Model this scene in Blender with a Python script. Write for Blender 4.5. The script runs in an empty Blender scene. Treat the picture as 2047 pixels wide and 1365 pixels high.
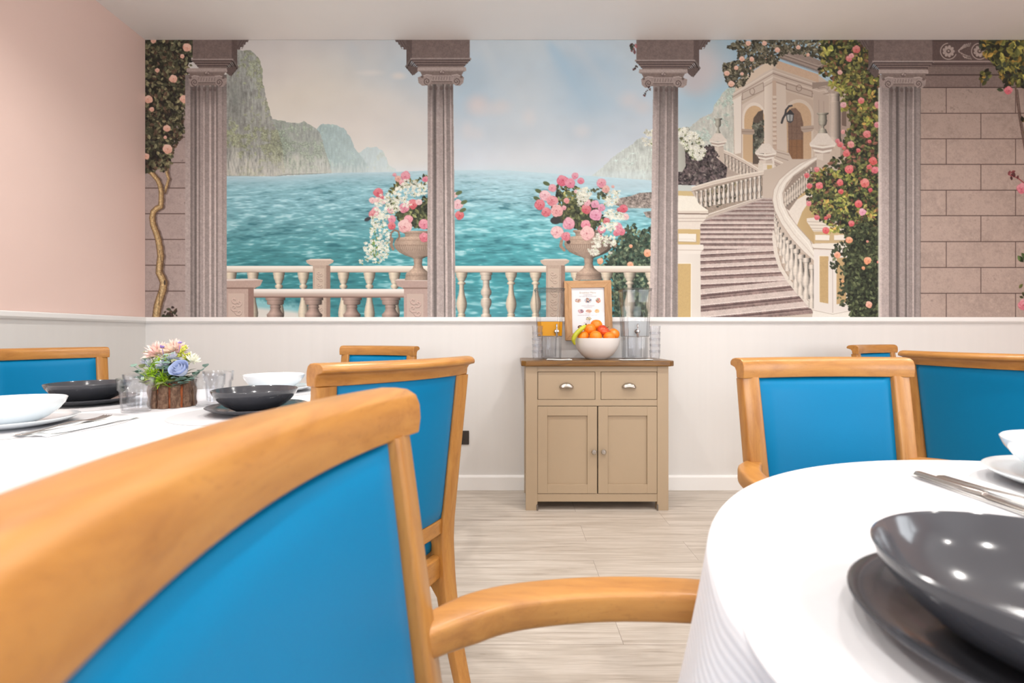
import bpy, bmesh, math, random
import numpy as np
from mathutils import Vector, Matrix
# ================================================================ camera, world, light, exposure
# world axes: X right, Y away from the camera (depth), Z up. One photo pixel at depth d is d/1000 m.
sc = bpy.context.scene
CAM_H = 0.965
WALL_Y = 3.125; WALL_X = -2.29; CEIL = 2.806; RIGHT_X = 4.05; FRONT_Y = -3.4
cd = bpy.data.cameras.new('camera'); cam = bpy.data.objects.new('camera', cd); sc.collection.objects.link(cam)
cam.location = (0, 0, CAM_H); cam.rotation_euler = (math.pi/2, 0, 0)
cd.sensor_width = 36; cd.lens = 36*1000/2047; cd.shift_y = -13.5/2047*-1*-1; cd.shift_x = 0.5/2047
cd.clip_start = .01
cd.dof.use_dof = True; cd.dof.focus_distance = 2.3; cd.dof.aperture_fstop = 6.3
sc.camera = cam
w = bpy.data.worlds.new('world'); sc.world = w; w.use_nodes = True
w.node_tree.nodes['Background'].inputs[0].default_value = (.92, .96, 1, 1); w.node_tree.nodes['Background'].inputs[1].default_value = 1.0
def area(name, loc, rot, sx, sy, power, col=(1, 1, 1), spread=math.pi):
    l = bpy.data.lights.new(name, 'AREA'); l.shape = 'RECTANGLE'; l.size = sx; l.size_y = sy; l.energy = power; l.color = col; l.spread = spread
    o = bpy.data.objects.new(name, l); o.location = loc; o.rotation_euler = rot; sc.collection.objects.link(o); return o
# daylight through the two windows of the wall behind the camera, and through the one in the right wall
for x in (-1.0, 2.3): area('window_daylight', (x, FRONT_Y-.10, 1.55), (math.pi/2, 0, 0), 1.7, 1.5, 105, (.94, .97, 1))
area('window_daylight', (RIGHT_X+.10, -.7, 1.55), (math.pi/2, 0, math.pi/2), 1.7, 1.5, 60, (.95, .975, 1))
LAMPS = [(-1.4, 1.9), (-.15, 1.9), (1.1, 1.9), (2.4, 1.9), (-1.4, .5), (-.15, .5), (1.1, .5), (2.4, .5), (-1.4, -1.0), (-.15, -1.0), (1.1, -1.0), (2.4, -1.0)]
LAMP_W = 15.5
for x, y in LAMPS:
    l = bpy.data.lights.new('downlight_lamp', 'SPOT'); l.energy = LAMP_W*4; l.shadow_soft_size = .045; l.color = (1, .97, .93)
    l.spot_size = math.radians(140); l.spot_blend = .9
    o = bpy.data.objects.new('downlight_lamp', l); o.location = (x, y, CEIL-.03); sc.collection.objects.link(o)
sc.view_settings.view_transform = 'Standard'; sc.view_settings.look = 'None'; sc.view_settings.gamma = 1
sc.view_settings.use_curve_mapping = False; sc.view_settings.exposure = -0.14
sc.cycles.max_bounces = 10; sc.cycles.transparent_max_bounces = 24; sc.cycles.caustics_reflective = False; sc.cycles.caustics_refractive = False
sc.cycles.sample_clamp_indirect = 6; sc.cycles.use_denoising = True

# ================================================================ helpers
PI = math.pi; R = math.radians; C = sc.collection; rnd = random.Random(3)
def lin(c): return tuple(((v/255)/12.92 if v/255 <= .04045 else ((v/255+.055)/1.055)**2.4) for v in c)+(1,)
class NT:
    """small node helper"""
    def __init__(s, name):
        s.m = bpy.data.materials.new(name); s.m.use_nodes = True; s.t = s.m.node_tree; s.b = s.t.nodes['Principled BSDF']
        s.o = s.t.nodes['Material Output']
    def n(s, ty, **k):
        q = s.t.nodes.new(ty)
        for a, v in k.items():
            if a.startswith('i_'): q.inputs[a[2:].replace('_', ' ')].default_value = v
            else: setattr(q, a, v)
        return q
    def l(s, a, b): s.t.links.new(a, b)
    def ramp(s, src, st, interp='LINEAR'):
        q = s.n('ShaderNodeValToRGB'); q.color_ramp.interpolation = interp; e = q.color_ramp.elements
        while len(e) < len(st): e.new(.5)
        for i, (p, c) in enumerate(st): e[i].position = p; e[i].color = c
        s.l(src, q.inputs[0]); return q.outputs[0]
    def coord(s, scale=(1, 1, 1), which='Object', rot=(0, 0, 0)):
        c = s.n('ShaderNodeTexCoord'); m = s.n('ShaderNodeMapping'); m.inputs['Scale'].default_value = scale; m.inputs['Rotation'].default_value = rot
        s.l(c.outputs[which], m.inputs[0]); return m.outputs[0]
    def noise(s, vec, scale, detail=4, rough=.55, dist=0):
        q = s.n('ShaderNodeTexNoise'); q.inputs['Scale'].default_value = scale; q.inputs['Detail'].default_value = detail; q.inputs['Roughness'].default_value = rough; q.inputs['Distortion'].default_value = dist
        s.l(vec, q.inputs['Vector']); return q.outputs['Fac']
    def bump(s, h, st=.1, d=.01):
        q = s.n('ShaderNodeBump'); q.inputs['Strength'].default_value = st; q.inputs['Distance'].default_value = d; s.l(h, q.inputs['Height']); s.l(q.outputs[0], s.b.inputs['Normal']); return q
    def set(s, **k):
        for a, v in k.items(): s.b.inputs[a.replace('_', ' ')].default_value = v
        return s
def plain(name, col, rough=.5, **k):
    t = NT(name); t.b.inputs['Base Color'].default_value = lin(col); t.b.inputs['Roughness'].default_value = rough; t.set(**k)
    v = t.coord(); f = t.noise(v, 60, 2); t.bump(f, .02, .002); return t.m
M = {}
def wood(name, dark, mid, light, rough=.38, sc_=(9, 9, 1.2), coat=.25, pores=True):
    t = NT(name); v = t.coord(sc_); f = t.noise(v, 6, 6, .6, .6); c = t.ramp(f, [(.3, lin(dark)), (.5, lin(mid)), (.72, lin(light))])
    if pores:
        v2 = t.coord((sc_[0]*22, sc_[1]*22, sc_[2]*9)); f2 = t.noise(v2, 3, 2); r2 = t.ramp(f2, [(.30, (.62, .55, .5, 1)), (.40, (1, 1, 1, 1))])
        mx = t.n('ShaderNodeMix', data_type='RGBA', blend_type='MULTIPLY'); mx.inputs[0].default_value = .3; t.l(c, mx.inputs[6]); t.l(r2, mx.inputs[7]); c = mx.outputs[2]
    t.l(c, t.b.inputs['Base Color']); t.set(Roughness=rough, Coat_Weight=coat, Coat_Roughness=.25); return t.m
M['beech'] = wood('beech_wood', (158, 104, 46), (174, 120, 56), (186, 134, 66))
M['beech_x'] = wood('beech_wood_rail', (158, 104, 46), (176, 121, 56), (188, 134, 66), sc_=(9, 1.2, 9))
M['beech_y'] = wood('beech_wood_arm', (158, 104, 46), (176, 121, 56), (188, 134, 66), sc_=(1.2, 9, 9))
M['oak_top'] = wood('oak_top', (84, 54, 12), (112, 74, 18), (132, 92, 28), .35, (1.0, 9, 9), .2)
M['oak_frame'] = wood('oak_frame', (166, 124, 82), (190, 148, 104), (206, 168, 124), .6, (9, 9, 1.1), 0)
M['oak_frame_x'] = wood('oak_frame_rail', (166, 124, 82), (190, 148, 104), (206, 168, 124), .6, (1.1, 9, 9), 0)
def vinyl():
    t = NT('blue_vinyl'); t.b.inputs['Base Color'].default_value = lin((0, 116, 164)); v = t.coord(); f = t.noise(v, 420, 2, .5); t.bump(f, .12, .0008); t.set(Roughness=.42, Specular_IOR_Level=.16); return t.m
M['vinyl'] = vinyl()
M['piping'] = plain('dark_gap', (34, 38, 48), .8)
M['paint'] = plain('stone_paint', (170, 150, 124), .55)
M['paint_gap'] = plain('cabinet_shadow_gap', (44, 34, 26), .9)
M['nickel'] = plain('brushed_nickel', (186, 180, 172), .28, Metallic=1.0)
M['chrome'] = plain('chrome', (170, 168, 166), .18, Metallic=1.0)
M['steel'] = plain('polished_steel', (196, 190, 186), .25, Metallic=1.0)
M['china_grey'] = plain('dark_grey_glaze', (66, 67, 72), .14, Specular_IOR_Level=.4, Coat_Weight=.3, Coat_Roughness=.03)
M['china_white'] = plain('white_glaze', (232, 238, 242), .14, Coat_Weight=.6, Coat_Roughness=.04)
M['bowl_white'] = plain('matt_white_ceramic', (236, 232, 228), .35)
M['napkin'] = plain('white_napkin', (240, 240, 238), .9)
M['mat'] = plain('grey_placemat', (188, 188, 191), .8)
M['white_paint'] = plain('white_trim_paint', (236, 235, 233), .45)
M['orange'] = None
def cloth():
    t = NT('white_tablecloth'); t.b.inputs['Base Color'].default_value = lin((232, 232, 235)); v = t.coord((1, 1, 1)); wv = t.n('ShaderNodeTexWave', wave_type='BANDS', bands_direction='Z'); t.l(v, wv.inputs[0]); wv.inputs['Scale'].default_value = 38; wv.inputs['Distortion'].default_value = 6; wv.inputs['Detail'].default_value = 1; wv.inputs['Detail Scale'].default_value = .25
    t.bump(wv.outputs['Fac'], .14, .002); t.set(Roughness=.75); return t.m
M['cloth'] = cloth()
def walls(name, col, amt=.012):
    t = NT(name); v = t.coord((1, 1, 1)); f = t.noise(v, 2.2, 3); c0 = tuple(x*(1-amt*3) for x in lin(col)[:3])+(1,)
    t.l(t.ramp(f, [(.3, c0), (.7, lin(col))]), t.b.inputs['Base Color']); f2 = t.noise(v, 90, 3); t.bump(f2, .04, .002); t.set(Roughness=.6); return t.m
M['pink'] = walls('pink_wall_paint', (236, 208, 198)); M['white_wall'] = walls('white_wall_paint', (234, 231, 227)); M['ceiling'] = walls('ceiling_paint', (240, 238, 236))
def panelling():
    t = NT('white_wall_panelling'); f = t.noise(t.coord((9, 9, .25)), 3, 2); t.l(t.ramp(f, [(.3, lin((219, 217, 214))), (.7, lin((221, 219, 216)))]), t.b.inputs['Base Color'])
    t.set(Roughness=.45); return t.m
M['panel'] = panelling()
def floor_mat():
    t = NT('grey_oak_planks'); tc = t.coord((1, 1, 1))
    br = t.n('ShaderNodeTexBrick', offset=.37, squash=1); br.inputs['Scale'].default_value = 1; br.inputs['Brick Width'].default_value = 1.22; br.inputs['Row Height'].default_value = .195
    br.inputs['Mortar Size'].default_value = .0011; br.inputs['Mortar Smooth'].default_value = .3; br.inputs['Bias'].default_value = 0
    br.inputs['Color1'].default_value = (.0, .0, .0, 1); br.inputs['Color2'].default_value = (1, 1, 1, 1); br.inputs['Mortar'].default_value = (.5, .5, .5, 1)
    mp = t.n('ShaderNodeMapping'); mp.inputs['Location'].default_value = (.42, .002, 0); t.l(tc, mp.inputs[0]); t.l(mp.outputs[0], br.inputs[0])
    # each plank shifts the grain
    sep = t.n('ShaderNodeMix', data_type='RGBA', blend_type='ADD'); sep.inputs[0].default_value = 1; t.l(tc, sep.inputs[6]); t.l(br.outputs['Color'], sep.inputs[7])
    st = t.n('ShaderNodeMapping'); st.inputs['Scale'].default_value = (.9, 13, 3); t.l(sep.outputs[2], st.inputs[0])
    g = t.noise(st.outputs[0], 3.0, 7, .60, .7); st2 = t.n('ShaderNodeMapping'); st2.inputs['Scale'].default_value = (3, 70, 3); t.l(sep.outputs[2], st2.inputs[0]); g2 = t.noise(st2.outputs[0], 3, 3, .5)
    c = t.ramp(g, [(.26, lin((160, 148, 136))), (.40, lin((180, 169, 157))), (.55, lin((194, 184, 173))), (.75, lin((206, 197, 187)))])
    c2 = t.ramp(g2, [(.3, (.80, .78, .76, 1)), (.6, (1, 1, 1, 1))]); mx = t.n('ShaderNodeMix', data_type='RGBA', blend_type='MULTIPLY'); mx.inputs[0].default_value = .6; t.l(c, mx.inputs[6]); t.l(c2, mx.inputs[7])
    mm = t.n('ShaderNodeMix', data_type='RGBA'); t.l(br.outputs['Fac'], mm.inputs[0]); t.l(mx.outputs[2], mm.inputs[6]); mm.inputs[7].default_value = lin((140, 130, 120)); t.l(mm.outputs[2], t.b.inputs['Base Color'])
    t.bump(g2, .06, .002); t.set(Roughness=.42); return t.m
M['floor'] = floor_mat()
def clear(name, tint=(.97, .98, .98), rough=.03, a=.12):
    """thin clear acrylic: mostly see-through, with its own reflection"""
    t = NT(name); tr = t.n('ShaderNodeBsdfTransparent'); tr.inputs[0].default_value = tint+(1,); gl = t.n('ShaderNodeBsdfGlossy'); gl.inputs['Roughness'].default_value = rough; gl.inputs[0].default_value = (.95, .96, .97, 1)
    lw = t.n('ShaderNodeLayerWeight'); lw.inputs[0].default_value = .28; mt = t.n('ShaderNodeMath', operation='MULTIPLY_ADD'); t.l(lw.outputs['Facing'], mt.inputs[0]); mt.inputs[1].default_value = .30; mt.inputs[2].default_value = a*.12
    l2 = t.n('ShaderNodeLayerWeight'); l2.inputs[0].default_value = .5; cc = t.ramp(l2.outputs['Facing'], [(.45, tint+(1,)), (.96, tuple(q*.74 for q in tint)+(1,))]); t.l(cc, tr.inputs[0])
    mx = t.n('ShaderNodeMixShader'); t.l(mt.outputs[0], mx.inputs[0]); t.l(tr.outputs[0], mx.inputs[1]); t.l(gl.outputs[0], mx.inputs[2]); t.l(mx.outputs[0], t.o.inputs[0]); return t.m
M['clear_edge'] = clear('clear_acrylic_edge', (.62, .62, .63), .1, .3)
M['clear'] = clear('clear_acrylic', (.955, .96, .965)); M['tumbler'] = clear('clear_tumbler', (.955, .96, .97), .06, .16)
def liquid(name, col, al):
    t = NT(name); tr = t.n('ShaderNodeBsdfTransparent'); tr.inputs[0].default_value = lin(col); mx = t.n('ShaderNodeMixShader'); mx.inputs[0].default_value = al; t.b.inputs['Base Color'].default_value = lin(col); t.b.inputs['Roughness'].default_value = .2
    t.l(tr.outputs[0], mx.inputs[1]); t.l(t.b.outputs[0], mx.inputs[2]); t.l(mx.outputs[0], t.o.inputs[0]); return t.m
M['juice'] = liquid('orange_juice', (240, 172, 30), .8); M['water'] = liquid('iced_water', (226, 230, 232), .45)
def glow(name, col, s):
    t = NT(name); t.b.inputs['Base Color'].default_value = (0, 0, 0, 1); t.b.inputs['Emission Color'].default_value = lin(col); t.b.inputs['Emission Strength'].default_value = s; return t.m
M['lamp'] = glow('lamp_disc', (255, 226, 180), 40)
M['socket'] = plain('dark_bronze_plate', (66, 60, 56), .35, Metallic=.6); M['black'] = plain('black_plastic', (18, 18, 18), .5)
def fruit(name, c1, c2, rough=.4, sc_=6, bump=.2):
    t = NT(name); v = t.coord(); f = t.noise(v, sc_, 3); t.l(t.ramp(f, [(.35, lin(c1)), (.65, lin(c2))]), t.b.inputs['Base Color']); f2 = t.noise(v, 220, 2); t.bump(f2, bump, .002); t.set(Roughness=rough, Coat_Weight=.2); return t.m
M['orange'] = fruit('orange_peel', (240, 122, 10), (252, 146, 22)); M['apple'] = fruit('apple_skin', (186, 30, 16), (226, 96, 44), .25, 14, .02); M['banana'] = fruit('banana_skin', (150, 164, 20), (206, 204, 60), .45, 9, .03)
M['stem'] = plain('brown_stem', (84, 58, 30), .8); M['paper'] = plain('white_paper', (250, 250, 253), .7)
def bark():
    t = NT('bark'); v = t.coord((1, 1, .45)); f = t.noise(v, 90, 6, .7, .4); t.l(t.ramp(f, [(.3, lin((62, 42, 32))), (.48, lin((112, 84, 66))), (.62, lin((140, 112, 90))), (.8, lin((164, 138, 116)))]), t.b.inputs['Base Color']); t.bump(f, .9, .006); t.set(Roughness=.9); return t.m
M['bark'] = bark(); M['bark_red'] = fruit('inner_bark', (130, 60, 26), (192, 104, 56), .85, 40, .5)
def leafm(name, a, b, rough=.55): return fruit(name, a, b, rough, 30, .05)
M['g_lime'] = leafm('lime_leaf', (128, 172, 26), (186, 214, 50)); M['g_sage'] = leafm('sage_leaf', (104, 138, 124), (146, 176, 162)); M['g_olive'] = leafm('olive_leaf', (122, 132, 88), (160, 166, 118)); M['g_dark'] = leafm('dark_leaf', (44, 60, 40), (72, 92, 60))
M['p_pink'] = leafm('pink_petal', (244, 206, 204), (252, 232, 214)); M['p_blue'] = leafm('blue_petal', (176, 192, 226), (206, 216, 240)); M['p_white'] = leafm('white_petal', (232, 232, 214), (246, 246, 232)); M['p_purple'] = leafm('purple_petal', (120, 96, 168), (150, 130, 196)); M['p_yellow'] = leafm('yellow_green_bud', (176, 184, 60), (212, 208, 96)); M['p_lilac'] = leafm('lilac_petal', (186, 188, 210), (214, 216, 230))

def obj(name, bm, mat, parent=None, smooth=True, bevel=0, seg=2, sub=0, loc=None, rot=None, auto=40, **props):
    me = bpy.data.meshes.new(name)
    if isinstance(bm, bmesh.types.BMesh): bmesh.ops.recalc_face_normals(bm, faces=bm.faces[:]); bm.to_mesh(me); bm.free()
    else: me.from_pydata(*bm); me.update()
    o = bpy.data.objects.new(name, me); C.objects.link(o)
    for m in (mat if isinstance(mat, (list, tuple)) else [mat]): me.materials.append(m)
    if parent is not None: o.parent = parent
    if loc is not None: o.location = loc
    if rot is not None: o.rotation_euler = rot
    if smooth:
        for p in me.polygons: p.use_smooth = True
        if auto: me.set_sharp_from_angle(angle=R(auto))
    if bevel: b = o.modifiers.new('bevel', 'BEVEL'); b.width = bevel; b.segments = seg; b.limit_method = 'ANGLE'; b.angle_limit = R(35); b.harden_normals = False
    if sub: s_ = o.modifiers.new('sub', 'SUBSURF'); s_.levels = s_.render_levels = sub
    for k, v in props.items(): o[k] = v
    return o
def thing(name, label, cat, loc=(0, 0, 0), rz=0, group=None):
    o = bpy.data.objects.new(name, None); C.objects.link(o); o.location = loc; o.rotation_euler = (0, 0, rz); o['label'] = label; o['category'] = cat
    if group: o['group'] = group
    return o
def tag(o, label, cat, group=None):
    o['label'] = label; o['category'] = cat
    if group: o['group'] = group
    return o
def struct(o): o['kind'] = 'structure'; return o
def copy_tree(o, parent=None, deep=0):
    c = o.copy(); C.objects.link(c); c.parent = parent
    for ch in list(o.children): copy_tree(ch, c)
    return c
def box(bm, x0, x1, y0, y1, z0, z1):
    v = [bm.verts.new(p) for p in ((x0, y0, z0), (x1, y0, z0), (x1, y1, z0), (x0, y1, z0), (x0, y0, z1), (x1, y0, z1), (x1, y1, z1), (x0, y1, z1))]
    for f in ((0, 3, 2, 1), (4, 5, 6, 7), (0, 1, 5, 4), (1, 2, 6, 5), (2, 3, 7, 6), (3, 0, 4, 7)): bm.faces.new([v[i] for i in f])
    return v
def B(*a):
    bm = bmesh.new(); box(bm, *a); return bm
def lathe(bm, prof, n=48, cx=0, cy=0, close=False):
    """prof = [(r, z)]; r=0 ends become poles"""
    rings = []
    for r, z in prof:
        if r < 1e-6: rings.append([bm.verts.new((cx, cy, z))])
        else: rings.append([bm.verts.new((cx+r*math.cos(2*PI*i/n), cy+r*math.sin(2*PI*i/n), z)) for i in range(n)])
    pairs = list(zip(rings, rings[1:]))+([(rings[-1], rings[0])] if close else [])
    for a, b in pairs:
        for i in range(n):
            j = (i+1) % n
            if len(a) == 1 and len(b) == 1: continue
            if len(a) == 1: bm.faces.new((a[0], b[j], b[i]))
            elif len(b) == 1: bm.faces.new((a[i], a[j], b[0]))
            else: bm.faces.new((a[i], a[j], b[j], b[i]))
    return bm
def sweep(bm, path, sec, up=(0, 0, 1), close_ends=True, scales=None):
    """sweep a closed section [(side, up)] along path points"""
    P_ = [Vector(p) for p in path]; up = Vector(up); rings = []
    for i, p in enumerate(P_):
        t = (P_[min(i+1, len(P_)-1)]-P_[max(i-1, 0)]).normalized(); sd = t.cross(up).normalized(); u = sd.cross(t).normalized(); k = scales[i] if scales else 1
        k = k if isinstance(k, tuple) else (k, k)
        rings.append([bm.verts.new(p+sd*a*k[0]+u*b*k[1]) for a, b in sec])
    n = len(sec)
    for a, b in zip(rings, rings[1:]):
        for i in range(n): bm.faces.new((a[i], a[(i+1) % n], b[(i+1) % n], b[i]))
    if close_ends: bm.faces.new(rings[0][::-1]); bm.faces.new(rings[-1])
    return bm
def rrect(a, b, r=.006, n=3):
    """rounded rectangle section half sizes a,b"""
    out = []
    for cx, cy, s0 in ((a-r, b-r, 0), (-a+r, b-r, 90), (-a+r, -b+r, 180), (a-r, -b+r, 270)):
        for i in range(n+1): q = R(s0+90*i/n); out.append((cx+r*math.cos(q), cy+r*math.sin(q)))
    return out
def circ(r, n=10): return [(r*math.cos(2*PI*i/n), r*math.sin(2*PI*i/n)) for i in range(n)]
def smoothpath(pts, n=6):
    """Catmull-Rom through the points"""
    P_ = [Vector(p) for p in pts]; out = []
    for i in range(len(P_)-1):
        a, b, c, d = P_[max(i-1, 0)], P_[i], P_[i+1], P_[min(i+2, len(P_)-1)]
        for k in range(n):
            t = k/n; out.append(.5*((2*b)+(c-a)*t+(2*a-5*b+4*c-d)*t*t+(3*b-a-3*c+d)*t**3))
    out.append(P_[-1]); return out
# ---------------------------------------------------------------- the printed wall mural, painted as colours in photo pixels
MX0, MX1, MY0, MY1, MS = 280.0, 2322.0, 76.0, 640.0, 2
class Mural:
    def __init__(s):
        s.W = int((MX1-MX0)*MS); s.H = int((MY1-MY0)*MS)
        s.im = np.zeros((s.H, s.W, 3), np.float32)
        s.rs = np.random.RandomState(7)
        s.o = (0., 0., 1.)
        ys, xs = np.mgrid[0:s.H, 0:s.W].astype(np.float32)
        s.X = xs/MS+MX0; s.Y = ys/MS+MY0
        s.nf = s.noise(1.0, 1.0)*.6+s.noise(2.2, 2.2)*.5       # grain
        s.nm = s.noise(7, 7)*.6+s.noise(3.5, 3.5)*.4
        s.nc = s.noise(45, 40)*.6+s.noise(20, 18)*.4
    def noise(s, px, py, seed=None):
        """smooth value noise, cell size in photo pixels"""
        rs = s.rs if seed is None else np.random.RandomState(seed)
        cx, cy = px*MS, py*MS
        gw, gh = int(s.W/cx)+3, int(s.H/cy)+3
        g = rs.uniform(-1, 1, (gh, gw)).astype(np.float32)
        fx = np.arange(s.W)/cx; fy = np.arange(s.H)/cy
        ix = fx.astype(int); iy = fy.astype(int)
        tx = (fx-ix).astype(np.float32); ty = (fy-iy).astype(np.float32)
        tx = tx*tx*(3-2*tx); ty = (ty*ty*(3-2*ty))[:, None]
        r = g[:, ix]*(1-tx)+g[:, ix+1]*tx
        return r[iy]*(1-ty)+r[iy+1]*ty
    def T(s, ox=0, oy=0, k=1.): s.o = (ox, oy, k)
    def tr(s, pts):
        p = np.asarray(pts, np.float32).reshape(-1, 2)
        return np.stack([s.o[0]+p[:, 0]/s.o[2], s.o[1]+p[:, 1]/s.o[2]], 1)
    def box(s, x0, y0, x1, y1):
        a = max(0, int((x0-MX0)*MS)); b = min(s.W, int((x1-MX0)*MS)+2)
        c = max(0, int((y0-MY0)*MS)); d = min(s.H, int((y1-MY0)*MS)+2)
        return (slice(c, d), slice(a, b)) if b > a and d > c else None
    def mask(s, p):
        bx = s.box(p[:, 0].min(), p[:, 1].min(), p[:, 0].max(), p[:, 1].max())
        if bx is None: return None, None
        X, Y = s.X[bx][0], s.Y[bx][:, 0]
        m = np.zeros((len(Y), len(X)), bool)
        q = np.roll(p, -1, 0)
        for (x0, y0), (x1, y1) in zip(p, q):
            if y0 == y1: continue
            rows = np.nonzero((Y >= min(y0, y1)) & (Y < max(y0, y1)))[0]
            if not len(rows): continue
            xi = x0+(Y[rows]-y0)*(x1-x0)/(y1-y0)
            m[rows] ^= X[None, :] >= xi[:, None]
        return bx, m
    def put(s, bx, m, c, a=1., g=0., gm=0.):
        """lay colour c (tuple or array) through mask m, opacity a, grain g"""
        reg = s.im[bx]
        c = np.asarray(c, np.float32)
        if c.ndim == 1: c = np.broadcast_to(c, reg.shape)
        if g or gm: c = c*(1+g*s.nf[bx]+gm*s.nm[bx])[..., None]
        w = (m.astype(np.float32)*a)[..., None]
        s.im[bx] = reg*(1-w)+c*w
    def poly(s, pts, c, a=1., g=0., gm=0., c2=None, ax='x'):
        p = s.tr(pts); bx, m = s.mask(p)
        if bx is None: return
        if c2 is not None:
            V = s.X[bx] if ax == 'x' else s.Y[bx]
            lo, hi = (p[:, 0].min(), p[:, 0].max()) if ax == 'x' else (p[:, 1].min(), p[:, 1].max())
            t = np.clip((V-lo)/(hi-lo+1e-6), 0, 1)[..., None]
            c = np.array(c, np.float32)*(1-t)+np.array(c2, np.float32)*t
        s.put(bx, m, c, a, g, gm)
    def rect(s, x0, y0, x1, y1, c, **k): s.poly([(x0, y0), (x1, y0), (x1, y1), (x0, y1)], c, **k)
    def line(s, pts, w, c, a=1., g=0., soft=.5, w1=None):
        p = s.tr(pts); w = w/s.o[2]; w1 = w if w1 is None else w1/s.o[2]
        n = len(p)-1
        for i in range(n):
            (x0, y0), (x1, y1) = p[i], p[i+1]
            wa = w+(w1-w)*i/n; wb = w+(w1-w)*(i+1)/n; wm = max(wa, wb)+1
            bx = s.box(min(x0, x1)-wm, min(y0, y1)-wm, max(x0, x1)+wm, max(y0, y1)+wm)
            if bx is None: continue
            X, Y = s.X[bx], s.Y[bx]; dx, dy = x1-x0, y1-y0; L = dx*dx+dy*dy+1e-9
            t = np.clip(((X-x0)*dx+(Y-y0)*dy)/L, 0, 1)
            d = np.hypot(X-x0-t*dx, Y-y0-t*dy)
            m = np.clip((((wa+(wb-wa)*t)/2)-d)/soft+.5, 0, 1)
            s.put(bx, m, c, a, g)
    def ell(s, x, y, rx, ry, c, rot=0., a=1., soft=None, g=0.):
        (x, y), = s.tr([(x, y)]); rx /= s.o[2]; ry /= s.o[2]
        R = max(rx, ry)*(1.6 if soft else 1.1)+1; bx = s.box(x-R, y-R, x+R, y+R)
        if bx is None: return
        X, Y = s.X[bx]-x, s.Y[bx]-y; cs, sn = math.cos(rot), math.sin(rot)
        d = np.hypot((X*cs+Y*sn)/rx, (-X*sn+Y*cs)/ry)
        m = np.clip((1-d)/soft*.5+.5, 0, 1) if soft else np.clip((1-d)*min(rx, ry)*1.4+.3, 0, 1)
        if soft: m = m*m*(3-2*m)
        s.put(bx, m, c, a, g)
    def lathe(s, cx, prof, c, lx=-.35, g=.03, k=.42):
        """turned shape: prof = [(y, half width)], shaded round"""
        ys = [q[0] for q in prof]; hw = [q[1] for q in prof]
        p = s.tr([(cx, y) for y in ys]); cx = p[0, 0]; ys = p[:, 1]; hw = np.array(hw)/s.o[2]
        bx = s.box(cx-hw.max(), ys[0], cx+hw.max(), ys[-1])
        if bx is None: return
        X, Y = s.X[bx], s.Y[bx]; H = np.interp(Y[:, 0], ys, hw)[:, None]
        u = (X-cx)/np.maximum(H, .01); m = (np.abs(u) <= 1) & (Y >= ys[0]) & (Y <= ys[-1])
        dH = np.gradient(H[:, 0])[:, None]*MS if H.shape[0] > 2 else 0*H
        sh = 1.04-k*np.abs(np.clip(u-lx, -2, 2))**1.6-.10*np.clip(dH, -1.5, 1.5)*-1*.9
        s.put(bx, m, np.array(c, np.float32)*np.clip(sh, .3, 1.15)[..., None], 1, g)
    def rose(s, x, y, r, c, cd=None, seed=0):
        """a blown rose: overlapping petals, paler towards their rims, darker in the folds"""
        (x, y), = s.tr([(x, y)]); r /= s.o[2]; o = s.o; s.o = (0, 0, 1.)
        c = np.array(c, np.float32)*.92+np.array((190, 160, 152), np.float32)*.08
        cd = np.array(cd, np.float32)*.92 if cd is not None else c*np.array((.80, .58, .62), np.float32)
        hi = c+(np.array((250, 232, 226), np.float32)-c)*.48
        rs = np.random.RandomState(int(x*13+y*7+seed) % 99991)
        mixc = lambda t: c*(1-abs(t))+(hi if t > 0 else cd)*abs(t)
        s.ell(x, y, r*.88, r*.84, mixc(-.35))
        ox, oy = r*rs.uniform(-.16, .16), r*rs.uniform(-.14, .14)
        for R0, n, pr in ((.60, 6, .46), (.50, 5, .42), (.36, 5, .34), (.22, 4, .26), (.10, 3, .18)):
            a0 = rs.rand()*6.28; x += ox*.22; y += oy*.22
            for k in range(n):
                a = a0+6.283*k/n+rs.uniform(-.45, .45); q = R0*(1+rs.uniform(-.16, .14)); px, py = x+r*q*math.cos(a), y+r*q*math.sin(a)*.95
                lit = .30-.35*math.sin(a)*.8+rs.uniform(-.18, .18)
                s.ell(px-r*.05*math.cos(a), py-r*.05*math.sin(a)+r*.03, r*pr*1.05, r*pr*.80, mixc(-.75), rot=a+1.57, a=.75)
                s.ell(px, py, r*pr*rs.uniform(.85, 1.1), r*pr*rs.uniform(.58, .82), mixc(max(-.5, min(.9, lit))), rot=a+1.57+rs.uniform(-.4, .4))
                s.ell(px-r*pr*.25*math.cos(a), py-r*pr*.25*math.sin(a), r*pr*.62, r*pr*.36, mixc(max(-.7, lit-.42)), rot=a+1.57, a=.7)
        s.ell(x, y, r*.13, r*.11, mixc(-.8)); s.o = o
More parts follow.
